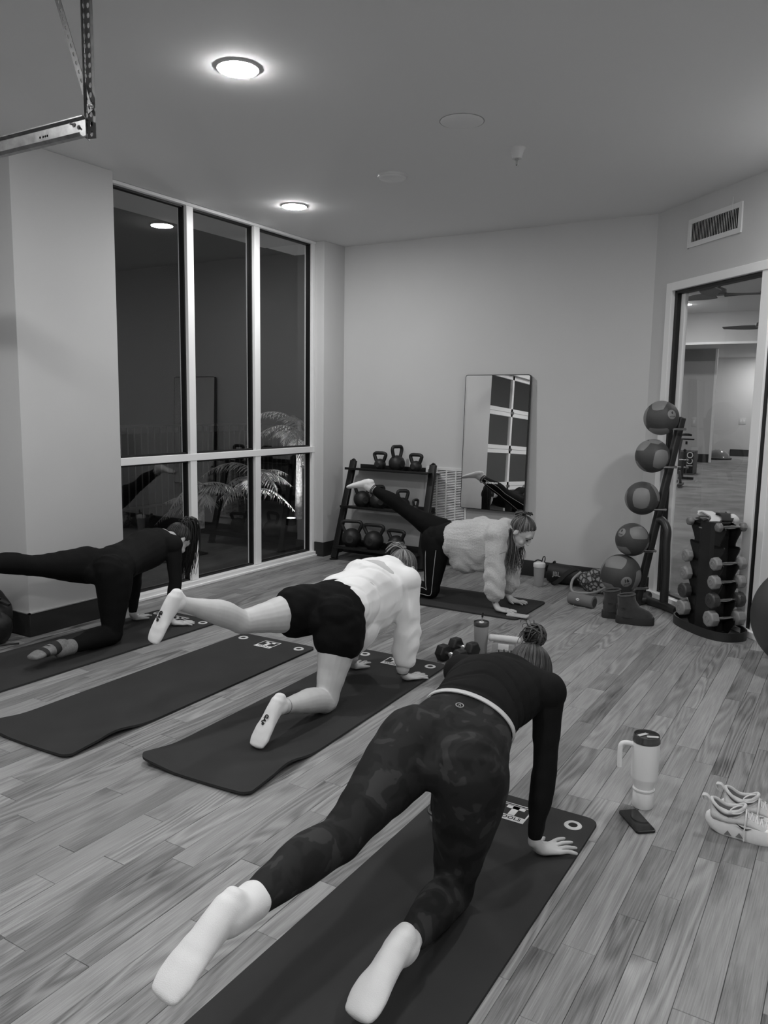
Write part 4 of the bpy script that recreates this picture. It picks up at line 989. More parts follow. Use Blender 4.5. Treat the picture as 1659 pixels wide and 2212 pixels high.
def glutes(mb, J, pad=0.0, sc=1.0):
    Pc = (J['hipR']+J['hipL'])/2; Sc = (J['shR']+J['shL'])/2; f = (Sc-Pc).normalized(); L1 = (J['hipL']-J['hipR']).normalized(); k = f.cross(L1)*-1
    if k.z < 0: k = -k
    for q, sg in (('R', -1), ('L', 1)):
        h, kn, rt = J['hip'+q], J['kn'+q], J['rt'+q]; d = (kn-h).normalized(); post = (rt-d*rt.dot(d)).normalized(); T_ = J.get('thigh', 1.0)*J.get('legs', 1.0)
        loft(mb, [(Pc+L1*sg*.062+k*.040+f*.03, .058*sc+pad, .070*sc+pad, k), (h-f*.030+k*.030-L1*sg*.010, .088*sc+pad, .088*sc+pad, L1), (lerp(h, kn, .10)+post*.028, .088*sc+pad, .088*sc+pad, L1), (lerp(h, kn, .34)+post*.008, .080*T_+pad, .082*T_+pad, L1)], 20, 4)
    return mb
def hand(mb, Wr, d, th, ground=.011, sc=1.0):
    """flat hand: d finger direction, th direction of the thumb side; both horizontal"""
    d = d.normalized(); th = (th-d*th.dot(d)).normalized(); up = V3(0, 0, 1); g = ground
    kn = V3(Wr.x, Wr.y, g+.013)+d*.088*sc
    loft(mb, [(Wr+V3(0, 0, .012), .026, .022, th), (V3(Wr.x, Wr.y, g+.026)+d*.022, .031*sc, .021, th), (V3(Wr.x, Wr.y, g+.018)+d*.055*sc, .037*sc, .0155, th), (kn-d*.006, .039*sc, .0115, th)], 16)
    for off, ln, ang in ((.030, .068, .24), (.010, .077, .07), (-.011, .071, -.13), (-.031, .056, -.38)):
        q = kn+th*off*sc; e = (d*math.cos(ang)+th*math.sin(ang))
        r0 = .0082*sc
        mb.tube([q-e*.020, q+V3(0, 0, .001), q+e*ln*.40*sc+V3(0, 0, .0045), q+e*ln*.74*sc+V3(0, 0, .0005), q+e*ln*.97*sc-V3(0, 0, .003), q+e*ln*1.04*sc-V3(0, 0, .0035)], [r0, r0*1.08, r0, r0*.9, r0*.75, r0*.35], 10)
    q = V3(Wr.x, Wr.y, g+.018)+d*.026*sc+th*.022*sc; e = (d*.72+th*.70).normalized()
    mb.tube([q-e*.012, q+e*.018*sc, q+e*.040*sc+V3(0, 0, -.003), q+e*.064*sc-V3(0, 0, .006)+d*.006, q+e*.076*sc-V3(0, 0, .007)+d*.010], [.014*sc, .0135*sc, .0105*sc, .0085*sc, .004], 10)
    return mb
def head_shapes(mb, hc, fd, ud):
    fd = fd.normalized(); ud = (ud-fd*ud.dot(fd)).normalized(); lt = ud.cross(fd); ax = (lt, fd, ud)
    b = lambda o, r, n=18, m=12: mb.ball(hc+lt*o[0]+fd*o[1]+ud*o[2], r, n, m, ax)
    b((0, -.008, .018), (.073, .094, .086), 26, 18); b((0, .020, -.030), (.062, .068, .072)); b((0, .046, -.072), (.044, .044, .044)); b((0, .066, -.098), (.022, .020, .018))
    b((0, .060, .020), (.055, .030, .040)); b((.033, .058, -.045), (.022, .026, .024)); b((-.033, .058, -.045), (.022, .026, .024))
    b((0, .100, -.030), (.0115, .016, .013)); b((0, .092, -.012), (.0085, .014, .024)); b((0, .086, -.066), (.021, .012, .007)); b((0, .083, -.076), (.017, .011, .007))
    for s in (-1, 1):
        b((s*.074, -.012, -.012), (.009, .018, .029)); b((s*.076, -.014, -.030), (.007, .010, .011))
    return lt, fd, ud
def face_parts(p, base, hc, lt, fd, ud, browm):
    m = MB()
    for s in (-1, 1): m.ball(hc+lt*s*.031+fd*.0805-ud*.004-Vector(base), (.013, .008, .0055), 12, 8, (lt, fd, ud))
    m.build('eyes', mat('eye_dark', 40, .3), p, smooth=80)
    m = MB()
    for s in (-1, 1):
        m.tube(crv([hc+lt*s*(.014+.014*i)+fd*(.0915-.0035*i*i)+ud*(.018+.003*i-.0022*i*i)-Vector(base) for i in range(4)], 3), [.0022]*3+[.003]*5+[.0015]*2, 6)
    m.build('eyebrows', browm, p, smooth=80)
    m = MB(); m.ball(hc+fd*.0945-ud*.0705-Vector(base), (.020, .006, .0085), 14, 8, (lt, fd, ud)); m.build('lips', mat('lips', 112, .5), p, smooth=80)
def hair_mat(name, g, g2):
    m = bpy.data.materials.new(name); m.use_nodes = True; nt = m.node_tree; b = nt.nodes['Principled BSDF']; b.inputs['Roughness'].default_value = .45
    ge = nt.nodes.new('ShaderNodeNewGeometry'); r = nt.nodes.new('ShaderNodeValToRGB'); r.color_ramp.elements[0].color = (lin(g),)*3+(1,); r.color_ramp.elements[1].color = (lin(g2),)*3+(1,); r.color_ramp.elements[0].position = .35
    nt.links.new(ge.outputs['Random Per Island'], r.inputs[0]); nt.links.new(r.outputs[0], b.inputs['Base Color'])
    return m
def hair_cap(p, base, hc, lt, fd, ud, anchor, hm, n=190, seed=1, thick=.0034, lines=(.80, .30), nape=.42, face_cut=.30):
    """scalp shell plus combed strands from the hairline to the anchor direction"""
    base = Vector(base); rg = random.Random(seed); R = (.0785, .0990, .0925); c0 = hc+fd*-.009+ud*.018
    def surf(d, k=1.0): return c0+lt*d.x*R[0]*k+fd*d.y*R[1]*k+ud*d.z*R[2]*k
    m = MB(); m.ball((0, 0, 0), 1.0, 32, 22); vs = []
    for q in m.v:
        d = Vector(q).normalized(); k = 1.0
        front = d.y*.80-d.z*.60
        if front > face_cut: k = max(.80, 1.0-(front-face_cut)*1.2)
        if d.z < -nape-.1*d.y: k = min(k, max(.70, 1-(-d.z-nape)*1.6))
        vs.append(tuple(surf(d, k)-base))
    m.v = vs; m.build('hair_scalp', hm, p, smooth=80)
    an = Vector(anchor).normalized(); m = MB()
    for i in range(n):
        a = 2*math.pi*(i+rg.random()*.8)/n
        # hairline loop around face and neck (x lateral, y face, z crown)
        fy = math.cos(a); s = math.sin(a)
        if fy > 0: d0 = V3(s*1.0, fy*lines[0]+.05, (1.16-.8*lines[0])*fy+.02-.35*abs(s)*(1-fy))
        else: d0 = V3(s*.95, fy*.85, -.40*abs(fy)-.12-.25*abs(s)*(1+fy))
        d0 = d0+V3(rg.uniform(-.06, .06), rg.uniform(-.06, .06), rg.uniform(-.05, .10)); d0.normalize()
        ang = d0.angle(an); pts = []; k = 8
        t0 = rg.uniform(0, .35) if i % 3 == 0 else 0.0
        for j in range(k+1):
            t = t0+(1-t0)*j/k; so = math.sin(ang) or 1e-3
            d = (d0*math.sin((1-t)*ang)+an*math.sin(t*ang))/so if ang > .05 else an
            pts.append(surf(d.normalized(), 1.0+.012*math.sin(t*3+i)+.015*t)-base)
        m.tube(pts, [thick*.5]+[thick]*(k-1)+[thick*.7], 5)
    m.build('hair_strands', hm, p, smooth=80)
    return lambda d, k=1.0: surf(Vector(d).normalized(), k)
def locks(name, hm, p, base, starts, seed, n, length, spread, grav=1.0, r=.0035, wave=.01, taper=True, d0=(0, 0, -1)):
    rg = random.Random(seed); m = MB(); base = Vector(base); d0 = Vector(d0)
    for i in range(n):
        q = Vector(starts[i % len(starts)])+V3(*[rg.uniform(-spread, spread)*.5 for _ in range(3)])-base; L_ = length*rg.uniform(.7, 1.05); k = 9
        off = V3(rg.uniform(-1, 1), rg.uniform(-1, 1), rg.uniform(-.3, .3))*spread; ph = rg.random()*6; pts = []
        for j in range(k+1):
            t = j/k; pts.append(q+d0*L_*t*(1-grav*t*.5)+V3(0, 0, -1)*L_*grav*t*t*.5+off*math.sin(t*2.2)+V3(math.sin(ph+t*5), math.cos(ph+t*4), 0)*wave*t)
        m.tube(pts, [r*(1 if not taper else (1-.75*(j/k)**2)) for j in range(k+1)], 5)
    return m.build(name, hm, p, smooth=80)
def nz3(co, s, seed=0.0):
    """cheap smooth vectorised noise, about -1..1"""
    x, y, z = (co*s).T; a = seed
    return (np.sin(x*1.7+1.3*np.sin(y*1.1+a)+a)+np.sin(y*2.1+1.7*np.sin(z*1.3+a*2)+1)+np.sin(z*1.9+1.5*np.sin(x*.9+a*3)+2))/3

skin = mat('skin', 188, .5, spec=.35, noise=.04, nscale=18)
skin2 = mat('skin_pale', 196, .5, spec=.35, noise=.04, nscale=18)
sockw = mat('sock_white', 224, .9, sheen=.3, bump=.25, bscale=420)
ink = mat('print_black', 20, .7)

def build_body(J, name, label, base, skinm):
    mb = MB(); pad = -.006
    loft(mb, torso_st(J, pad)); glutes(mb, J, pad, J.get('hip', 1.0))
    for s in 'RL':
        loft(mb, leg_st(J['hip'+s], J['kn'+s], J['an'+s], J['rt'+s], J['rs'+s], pad if J['leg_cover'] else 0.0, sc=J.get('legs', 1.0), th=J.get('thigh', 1.0)))
        loft(mb, foot_st(J['an'+s], J['fd'+s], J['so'+s], -.004))
        loft(mb, arm_st(J['sh'+s], J['el'+s], J['wr'+s], J['fwd'], -.002))
        hand(mb, J['wr'+s], J['hd'+s], J['th'+s], J.get('ground', .011), J.get('hs', 1.0))
    hc, fd, ud = J['head']; Sc = (J['shR']+J['shL'])/2; f = J['fwd']
    loft(mb, [(Sc+f*.05+V3(0, 0, .012), .052, .056, V3(0, 0, 1)), (lerp(Sc+f*.05, hc, .5)+V3(0, 0, .012), .050, .052, V3(0, 0, 1)), (hc-fd*.03-ud*.05, .048, .050, V3(0, 0, 1))])
    ax = head_shapes(mb, hc, fd, ud)
    p = put(fuse(mb, 'person', .0040, 4), skinm, base, None, 'person'); tag(p, label, 'person', 'women exercising on mats')
    return p, ax
def leggings(J, p, base, m_, pad=.003, t1=1.93, disp=None, twaist=.40):
    mb = MB(); loft(mb, torso_st(J, pad, t1=twaist)); glutes(mb, J, pad, J.get('hip', 1.0))
    for s in 'RL': loft(mb, leg_st(J['hip'+s], J['kn'+s], J['an'+s], J['rt'+s], J['rs'+s], pad, t1, sc=J.get('legs', 1.0), th=J.get('thigh', 1.0)))
    return put(fuse(mb, 'leggings', .0065, 10, disp), m_, base, p)
def top(J, p, base, m_, name, pad=.006, apad=.006, t0=.24, cuff=1.92, sag=0.0, wide=1.0, awide=0.0, disp=None, neck=1.08, smooth=8, extra=None):
    mb = MB(); loft(mb, torso_st(J, pad, t0=t0, t1=neck, sag=sag, wide=wide))
    for s in 'RL':
        loft(mb, arm_st(J['sh'+s], J['el'+s], J['wr'+s], J['fwd'], apad, cuff, wide=awide)); mb.ball(J['sh'+s]+J['fwd']*-.005, .060+pad*.8, 18, 12)
        Sc = (J['shR']+J['shL'])/2; loft(mb, [(J['sh'+s], .055+pad, .055+pad, J['fwd']), (lerp(J['sh'+s], Sc, .6)-J['fwd']*.02, .085+pad, .085+pad, J['fwd'])], 14)
    if extra: extra(mb)
    return put(fuse(mb, name, .0055, smooth, disp), m_, base, p)
def sock(J, p, base, s, m_, up=1.8, pad=.003, spad=.006, disp=None):
    mb = MB(); loft(mb, foot_st(J['an'+s], J['fd'+s], J['so'+s], pad))
    A, K = J['an'+s], J['kn'+s]
    if up < 2.0: loft(mb, [(x[0], x[1]+spad, x[2]+spad, x[3]) for x in leg_st(J['hip'+s], K, A, J['rt'+s], J['rs'+s], 0, 2.0, up, J.get('legs', 1.0))]+[(A+(A-K).normalized()*.01, .034+spad, .032+spad, J['rs'+s])])
    else: mb.ball(A, .036+spad, 16, 12)
    a_ = J['fd'+s].normalized(); s_ = (J['so'+s]-a_*J['so'+s].dot(a_)).normalized(); tt = max(up-1, .0) if up < 2 else .93
    loft(mb, [(lerp(K, A, max(tt, .88)), .030+spad*.8, .030+spad*.8, J['rs'+s]), (A-a_*.022+s_*.020, .030+pad, .029+pad, J['rs'+s])], 16)
    return put(fuse(mb, 'sock', .0042, J.get('sm', 5), disp), m_, base, p)
Z = V3(0, 0, 1)
def quad(fwd, hipR, hipL, knR, anR, knL, anL, shR, shL, wrR, wrL, elR, elL, fdL, soL, head, **k):
    J = dict(fwd=Vector(fwd), hipR=V3(*hipR), hipL=V3(*hipL), knR=V3(*knR), anR=V3(*anR), knL=V3(*knL), anL=V3(*anL), shR=V3(*shR), shL=V3(*shL), wrR=V3(*wrR), wrL=V3(*wrL), elR=V3(*elR), elL=V3(*elL))
    J['rtR'] = -J['fwd']; J['rsR'] = Z.copy(); J['rtL'] = Z*.9-J['fwd']*.3; J['rsL'] = Z.copy()
    J['fdR'] = k.pop('fdR', -J['fwd']); J['soR'] = k.pop('soR', Z.copy()); J['fdL'] = V3(*fdL); J['soL'] = V3(*soL)
    J['head'] = tuple(V3(*q) for q in head); J['leg_cover'] = True
    J.update(k)
    return J

# ======== the woman nearest the camera, camouflage leggings
F = quad((0, 1, 0), (-.905, 2.035, .465), (-1.095, 2.05, .505), (-.955, 2.02, .066), (-.908, 1.63, .138), (-1.119, 1.653, .365), (-1.138, 1.243, .368),
         (-.845, 2.49, .575), (-1.165, 2.49, .58), (-.848, 2.425, .058), (-1.205, 2.40, .058), (-.835, 2.465, .315), (-1.20, 2.455, .315),
         (-.08, -.80, -.60), (-.05, -.55, .80), ((-1.00, 2.715, .535), (.05, .55, -.85), (0, .85, .52)),
         hdR=V3(.62, .78, 0), thR=V3(-1, .3, 0), hdL=V3(-.15, 1, 0), thL=V3(1, 0, 0), arch=.022, hip=1.12, legs=1.05, pw=1.10, tw=1.08, thigh=1.13, sm=16, fdR=V3(-.05, -.85, -.50), soR=V3(0, -.50, .85))
bF = (-1.0, 2.05, 0)
pF, axF = build_body(F, 'person', 'woman in dark camouflage leggings and black top, nearest the camera', bF, skin)
def mat_camo():
    m = bpy.data.materials.new('camo_leggings'); m.use_nodes = True; nt = m.node_tree; b = nt.nodes['Principled BSDF']; b.inputs['Roughness'].default_value = .75; b.inputs['Specular IOR Level'].default_value = .15
    tc = nt.nodes.new('ShaderNodeTexCoord'); n = nt.nodes.new('ShaderNodeTexNoise'); n.inputs['Scale'].default_value = 13; n.inputs['Detail'].default_value = 2.0; n.inputs['Distortion'].default_value = .6
    nt.links.new(tc.outputs['Object'], n.inputs['Vector']); r = nt.nodes.new('ShaderNodeValToRGB'); r.color_ramp.interpolation = 'EASE'
    e = r.color_ramp.elements; e[0].position = .40; e[0].color = (lin(30),)*3+(1,); e[1].position = .47; e[1].color = (lin(38),)*3+(1,); k = e.new(.56); k.color = (lin(38),)*3+(1,); k = e.new(.60); k.color = (lin(54),)*3+(1,)
    nt.links.new(n.outputs['Fac'], r.inputs[0]); nt.links.new(r.outputs[0], b.inputs['Base Color'])
    return m
lgF = leggings(F, pF, bF, mat_camo(), t1=1.86, disp=lambda c, n: nz3(c, 40, 1)*.0012)
blackknit = mat('black_knit', 24, .8, spec=.12, bump=.08, bscale=500)
def wrF(c, n):
    # creases running across the back, tighter towards the waist
    y = c[:, 1]; x = c[:, 0]; zz = c[:, 2]
    w = np.clip((2.50-y)/.22, 0, 1)*np.clip((y-2.13)/.04, 0, 1)*np.clip((zz-.40)/.1, 0, 1)
    ph = y*62+9*(x+1.0)+2.2*np.sin(x*9+1)+1.3*np.sin(x*17+y*20); s = np.clip(np.cos(ph), 0, 1)**5; s3 = np.clip(np.cos(ph*1.7+2), 0, 1)**6; arm = np.clip((.45-zz)/.05, 0, 1)
    return w*(.0035-.010*s*np.clip(np.sin(x*6+y*9+2)*.6+.6, 0, 1)-.006*s3*np.clip(np.sin(x*9+4)*.7+.4, 0, 1))+nz3(c, 30, 2)*.0015+arm*nz3(c, 55, 4)*.0012
tpF = top(F, pF, bF, blackknit, 'long_sleeve_top', pad=.006, apad=.003, t0=.38, cuff=1.95, disp=wrF)
st = torso_st(F, .0095, t0=.24, t1=.40); mb = MB(); a, b = st[0], st[-1]
def tl(t):
    q = torso_st(F, .0, t0=-.5, t1=2)
    A, B = q[3], q[4]; e = (t-.24)/.14; return (lerp(A[0], B[0], e), lerp(A[1], B[1], e), lerp(A[2], B[2], e), lerp(A[3], B[3], e))
def waistband(J, p, base, t, w, pad, m_, name='waistband'):
    q = torso_st(J, 0, t0=-.5, t1=2); A, B = q[3], q[4]; e = (t-.24)/.14
    c = lerp(A[0], B[0], e); ru = lerp(A[1], B[1], e)+pad; rv = lerp(A[2], B[2], e)+pad; ref = lerp(A[3], B[3], e); ax = (B[0]-A[0]).normalized(); u = (ref-ax*ref.dot(ax)).normalized(); v = ax.cross(u); n = 48; vs = []; fs = []
    for dx, dr in ((-w/2, -.004), (-w/2, 0), (w/2, 0), (w/2, -.004)):
        for j in range(n):
            a_ = 2*math.pi*j/n; vs.append(c+ax*dx+u*(ru+dr)*math.cos(a_)+v*(rv+dr)*math.sin(a_)-Vector(base))
    for i in range(3):
        for j in range(n): fs.append((i*n+j, i*n+(j+1) % n, (i+1)*n+(j+1) % n, (i+1)*n+j))
    return MB().add(vs, fs).build(name, m_, p, smooth=50)
waistband(F, pF, bF, .355, .016, .012, mat('pale_elastic', 190, .8), 'waistband')
sock(F, pF, bF, 'L', sockw, 1.80, .005, .008, lambda c, n: nz3(c, 60, 5)*.0013)
sock(F, pF, bF, 'R', sockw, 1.86, .004, .007, lambda c, n: nz3(c, 60, 6)*.0013)
MB().tube([V3(-1.205, 2.40, .082)-V3(*bF)+V3(.028*math.cos(a_), .026*math.sin(a_), .004*math.sin(a_)) for a_ in [2*math.pi*i/20 for i in range(20)]], .0085, 8, closed=True, flat=.6).build('wrist_band', mat('black_band', 22, .5), pF)
# small round waistband logo
q = torso_st(F, .006, t0=-.5, t1=2); c = lerp(q[2][0], q[3][0], .55); u = q[3][3].normalized(); f_ = (q[3][0]-q[2][0]).normalized(); lt_ = f_.cross(u)
cc = c+u*(lerp(q[2][1], q[3][1], .55)+.0035)-V3(*bF)
MB().tube([cc+f_*.009*math.cos(a_)+lt_*.012*math.sin(a_) for a_ in [2*math.pi*i/20 for i in range(20)]], .0016, 6, closed=True).tube(crv([cc-f_*.004-lt_*.004, cc+f_*.004, cc-f_*.003+lt_*.004], 3), .0013, 5).build('waist_logo', mat('logo_silver', 150, .4), lgF)
hF = hair_mat('hair_brown', 30, 74)
hc, fd, ud = F['head']; lt, fd, ud = axF
sf = hair_cap(pF, bF, hc, lt, fd, ud, (.05, -.45, .85), hF, 230, 3)
bc = sf((.05, -.45, .85), 1.0)+(ud*.75-fd*.45).normalized()*.035
rg = random.Random(5); m = MB(); m.ball(bc-V3(*bF), (.040, .036, .030), 18, 12, (lt, (fd*.8+ud*.2).normalized(), (ud*.8-fd*.4).normalized()))
for i in range(46):
    ax_ = V3(rg.gauss(0, 1), rg.gauss(0, 1), rg.gauss(0, 1)).normalized(); u_ = ax_.orthogonal().normalized(); v_ = ax_.cross(u_); r_ = rg.uniform(.033, .046); a0 = rg.random()*6
    m.tube([bc-V3(*bF)+(u_*math.cos(a0+j*.45)+v_*math.sin(a0+j*.45))*r_*V3(1, 1, 1).length/1.732+ax_*rg.uniform(-.006, .006) for j in range(9)], rg.uniform(.0024, .0042), 5)
for i in range(12):
    d = (lt*rg.uniform(-1.2, .9)+ud*rg.uniform(-.4, .45)-fd*rg.uniform(-.3, .6)).normalized(); s0 = bc-V3(*bF)+d*.02; L_ = rg.uniform(.035, .07)
    m.tube(crv([s0, s0+d*L_*.5+V3(0, 0, .012), s0+d*L_*.9-V3(0, 0, .004), s0+d*L_-V3(0, 0, .02)], 3), .0011, 4)
m.build('hair_bun', hF, pF, smooth=80)

# ======== the woman in the pale sweatshirt and shorts
Cw = quad((-.03, 1, 0), (-2.18, 3.235, .455), (-2.36, 3.23, .475), (-2.175, 3.085, .065), (-2.166, 2.709, .160), (-2.505, 2.846, .470), (-2.565, 2.49, .632),
          (-2.075, 3.70, .575), (-2.39, 3.70, .575), (-2.075, 3.665, .058), (-2.405, 3.66, .058), (-2.06, 3.69, .315), (-2.415, 3.69, .315),
          (-.16, -.36, -.90), (-.14, -.90, .42), ((-2.245, 3.935, .575), (.05, .50, -.86), (0, .86, .50)),
          hdR=V3(.45, .9, 0), thR=V3(-1, .3, 0), hdL=V3(-.1, 1, 0), thL=V3(1, 0, 0), arch=.045, hip=1.08, legs=1.04, pw=1.05, tw=1.05, thigh=1.10, fdR=V3(-.05, -.55, -.80), soR=V3(0, -.80, .55))
Cw['leg_cover'] = False
bC = (-2.25, 3.15, 0)
pC, axC = build_body(Cw, 'person', 'woman in white sweatshirt and black shorts in the middle of the room', bC, skin2)
shortm = mat('black_shorts', 14, .8, spec=.12, bump=.15, bscale=90)
mb = MB(); loft(mb, torso_st(Cw, .010, t1=.30)); glutes(mb, Cw, .012, 1.08)
for s in 'RL': loft(mb, leg_st(Cw['hip'+s], Cw['kn'+s], Cw['an'+s], Cw['rt'+s], Cw['rs'+s], .014, .30, sc=1.04, flare=.05, th=1.10))
put(fuse(mb, 'shorts', .0065, 14, lambda c, n: nz3(c, 45, 2)*.003), shortm, bC, pC)
sweat = mat('white_sweatshirt', 238, .9, sheen=.2, bump=.12, bscale=300)
def wrC(c, n):
    y = c[:, 1]; x = c[:, 0]; z = c[:, 2]; w = np.clip((3.62-y)/.18, 0, 1); ar = np.clip((.42-z)/.1, 0, 1)*np.clip((y-3.6)/.05, 0, 1)
    s = np.sin(y*55+8*np.sin(x*7+.5)+5*np.sin(z*9)); s2 = np.sin(z*70+5*np.sin(x*20)+4*np.sin(y*15))
    return w*(.002-.009*np.clip(s, 0, 1)**4)*np.clip(nz3(c, 11, 3)+.7, 0, 1.2)+nz3(c, 22, 1)*.005+ar*s2*.004
def hang(J, dz, r, t=.42):
    def f_(mb):
        Pc = (J['hipR']+J['hipL'])/2; Sc = (J['shR']+J['shL'])/2; f = (Sc-Pc).normalized(); lt_ = (J['shL']-J['shR']).normalized()
        mb.ball(lerp(Pc, Sc, t)-Z*dz, r, 20, 14, (lt_, f, Z))
    return f_
tpC = top(Cw, pC, bC, sweat, 'sweatshirt', pad=.022, apad=.016, t0=.24, cuff=1.86, sag=.20, wide=1.04, awide=.016, disp=wrC, smooth=8, neck=1.2, extra=hang(Cw, .14, (.145, .17, .17)))
for s in 'RL':
    A = lerp(Cw['el'+s], Cw['wr'+s], .90); B = Cw['wr'+s]; loft(mb := MB(), [(lerp(Cw['el'+s], Cw['wr'+s], .80), .041, .041, V3(0, 1, 0)), (A, .037, .037, V3(0, 1, 0)), (lerp(A, B, .35), .034, .034, V3(0, 1, 0))], 22)
    mb.v = [tuple(V3(*v_)-V3(*bC)) for v_ in mb.v]; mb.build('ribbed_cuff', mat('sweat_rib', 205, .9, bump=.3, bscale=200), tpC, smooth=70)
for s, kk in (('L', 7), ('R', 8)):
    so = sock(Cw, pC, bC, s, sockw, 2.0, .003, .002, lambda c, n: nz3(c, 60, 5)*.0008)
    a = Cw['fd'+s].normalized(); sn = (Cw['so'+s]-a*Cw['so'+s].dot(a)).normalized(); ltr = a.cross(sn)
    yy = a*.25+ltr*-.97; yy.normalize(); xx = -yy.cross(sn)*-1; xx = yy.cross(sn); M = Matrix((xx, sn.cross(xx), sn)).transposed()
    text('sole_lettering', 'GAP', .026, ink, so, Cw['an'+s]+a*.078+sn*.0655-V3(*bC)+sn*.004, M, extrude=.0018, bold=.0006)
A = Cw['anR']; K = Cw['knR']; d_ = (K-A).normalized(); u_ = d_.orthogonal().normalized(); v_ = d_.cross(u_); c_ = A+d_*.045-V3(*bC)
MB().tube([c_+u_*.0355*math.cos(a_)+v_*.0355*math.sin(a_) for a_ in [2*math.pi*i/24 for i in range(24)]], .0011, 5, closed=True).build('anklet', mat('fine_chain', 60, .3, .8), pC)
A = Cw['wrR']; MB().tube([A+V3(.030*math.cos(a_), .028*math.sin(a_), .002)-V3(*bC) for a_ in [2*math.pi*i/22 for i in range(22)]], .0028, 6, closed=True).build('bracelet', mat('bracelet', 50, .4, .5), pC)
hC = hair_mat('hair_blonde', 62, 150)
hc, fd, ud = Cw['head']; lt, fd, ud = axC
sf = hair_cap(pC, bC, hc, lt, fd, ud, (.0, -.75, .60), hC, 210, 8)
b0 = sf((.0, -.75, .60), 1.02)
m = MB(); rg = random.Random(3)
for i in range(40):
    d = (V3(-1, -.1, .15)+V3(rg.uniform(-.3, .3), rg.uniform(-.5, .5), rg.uniform(-.4, .3))).normalized(); s0 = b0-V3(*bC)+V3(rg.uniform(-.015, .015), rg.uniform(-.015, .015), rg.uniform(-.01, .01))
    L_ = rg.uniform(.05, .11); m.tube(crv([s0, s0+d*L_*.45+V3(0, 0, .018), s0+d*L_*.8, s0+d*L_-V3(0, 0, .02)], 3), .0035, 5)
m.build('ponytail', hC, pC, smooth=80)
MB().tube([hc+lt*(-.081)+fd*(-.010+.014*math.cos(a_))-ud*(.010-.022*math.sin(a_))-V3(*bC) for a_ in [2*math.pi*i/16 for i in range(16)]], .003, 6, closed=True).build('ear_rim', skin2, pC)

# ======== the dark-haired woman by the column
Lw = quad((.0, 1, 0), (-3.925, 3.285, .465), (-4.10, 3.275, .485), (-3.925, 3.25, .068), (-3.91, 2.865, .075), (-4.145, 2.865, .548), (-4.165, 2.475, .62),
          (-3.895, 3.745, .575), (-4.21, 3.745, .575), (-3.925, 3.735, .058), (-4.225, 3.675, .058), (-3.885, 3.75, .315), (-4.235, 3.72, .315),
          (0, -.9, -.35), (0, -.35, .9), ((-4.085, 3.975, .56), (.1, .62, -.75), (.05, .75, .62)),
          hdR=V3(.62, .8, 0), thR=V3(-1, .3, 0), hdL=V3(-.2, 1, 0), thL=V3(1, 0, 0), arch=.0, hip=1.08, legs=1.04, pw=1.05, thigh=1.08, fdR=V3(.10, -1, -.20), soR=V3(0, -.15, 1))
bL = (-4.0, 3.25, 0)
pL, axL = build_body(Lw, 'person', 'woman all in black with a dark ponytail beside the column', bL, skin)
leggings(Lw, pL, bL, mat('black_leggings', 18, .8, spec=.12, bump=.05, bscale=400), t1=1.93, disp=lambda c, n: nz3(c, 40, 1)*.0012)
def wrL(c, n):
    y = c[:, 1]; w = np.clip((3.66-y)/.2, 0, 1); s = np.sin(y*60+9*np.sin(c[:, 0]*8)+4*c[:, 2]*10); return w*s*.0035*np.clip(nz3(c, 12, 3)+.6, 0, 1)+nz3(c, 26, 1)*.002
top(Lw, pL, bL, mat('black_jersey', 27, .85, spec=.12, bump=.06, bscale=400), 'long_sleeve_top', pad=.010, apad=.005, t0=.24, cuff=1.92, sag=.03, disp=wrL)
sockg = mat('sock_grey', 120, .95, noise=.18, nscale=120, bump=.3, bscale=420)
sR = sock(Lw, pL, bL, 'R', sockg, 1.80, .005, .009, lambda c, n: nz3(c, 60, 5)*.0012); sock(Lw, pL, bL, 'L', sockg, 1.80, .005, .009)
a = Lw['fdR'].normalized(); sn = (Lw['soR']-a*Lw['soR'].dot(a)).normalized(); ltr = a.cross(sn)
for x0, x1 in ((.015, .055), (.105, .135)):
    q = [x for x in foot_st(Lw['anR'], a, sn, .0062)]
    def at(x):
        for i in range(len(q)-1):
            xa, xb = (q[i][0]-Lw['anR']).dot(a), (q[i+1][0]-Lw['anR']).dot(a)
            if xa <= x <= xb:
                e = (x-xa)/(xb-xa); return tuple(lerp(q[i][k_], q[i+1][k_], e) for k_ in range(4))
    vs = []; fs = []; n_ = 28
    for i in range(5):
        c_, ru, rv, rf = at(x0+(x1-x0)*i/4)
        for j in range(n_):
            a_ = 2*math.pi*j/n_; vs.append(c_+sn*ru*math.cos(a_)+ltr*rv*math.sin(a_)-V3(*bL))
    for i in range(4):
        for j in range(n_): fs.append((i*n_+j, i*n_+(j+1) % n_, (i+1)*n_+(j+1) % n_, (i+1)*n_+j))
    MB().add(vs, fs).build('sock_patch', mat('sock_patch_dark', 40, .95), sR, smooth=60)
text('sock_print', 'SPORT', .014, mat('sock_ink', 60, .9), sR, Lw['anR']+a*.080+sn*.0715-V3(*bL), Matrix((ltr, a, -sn)).transposed() if False else Matrix((-ltr, a, sn)).transposed(), extrude=.001)
hL = hair_mat('hair_black', 12, 32)
hc, fd, ud = Lw['head']; lt, fd, ud = axL
sf = hair_cap(pL, bL, hc, lt, fd, ud, (.0, -.35, .9), hL, 200, 12)
b0 = sf((.0, -.35, .9), 1.03)
MB().ball(b0-V3(*bL), (.022, .022, .018), 12, 8).build('hair_tie', mat('hair_tie', 20, .7), pL)
locks('ponytail', hL, pL, bL, [b0+V3(.012*math.cos(i), .012*math.sin(i), .008) for i in range(6)], 4, 240, .40, .034, 1.9, .0052, .012, d0=(.30, .42, .55))

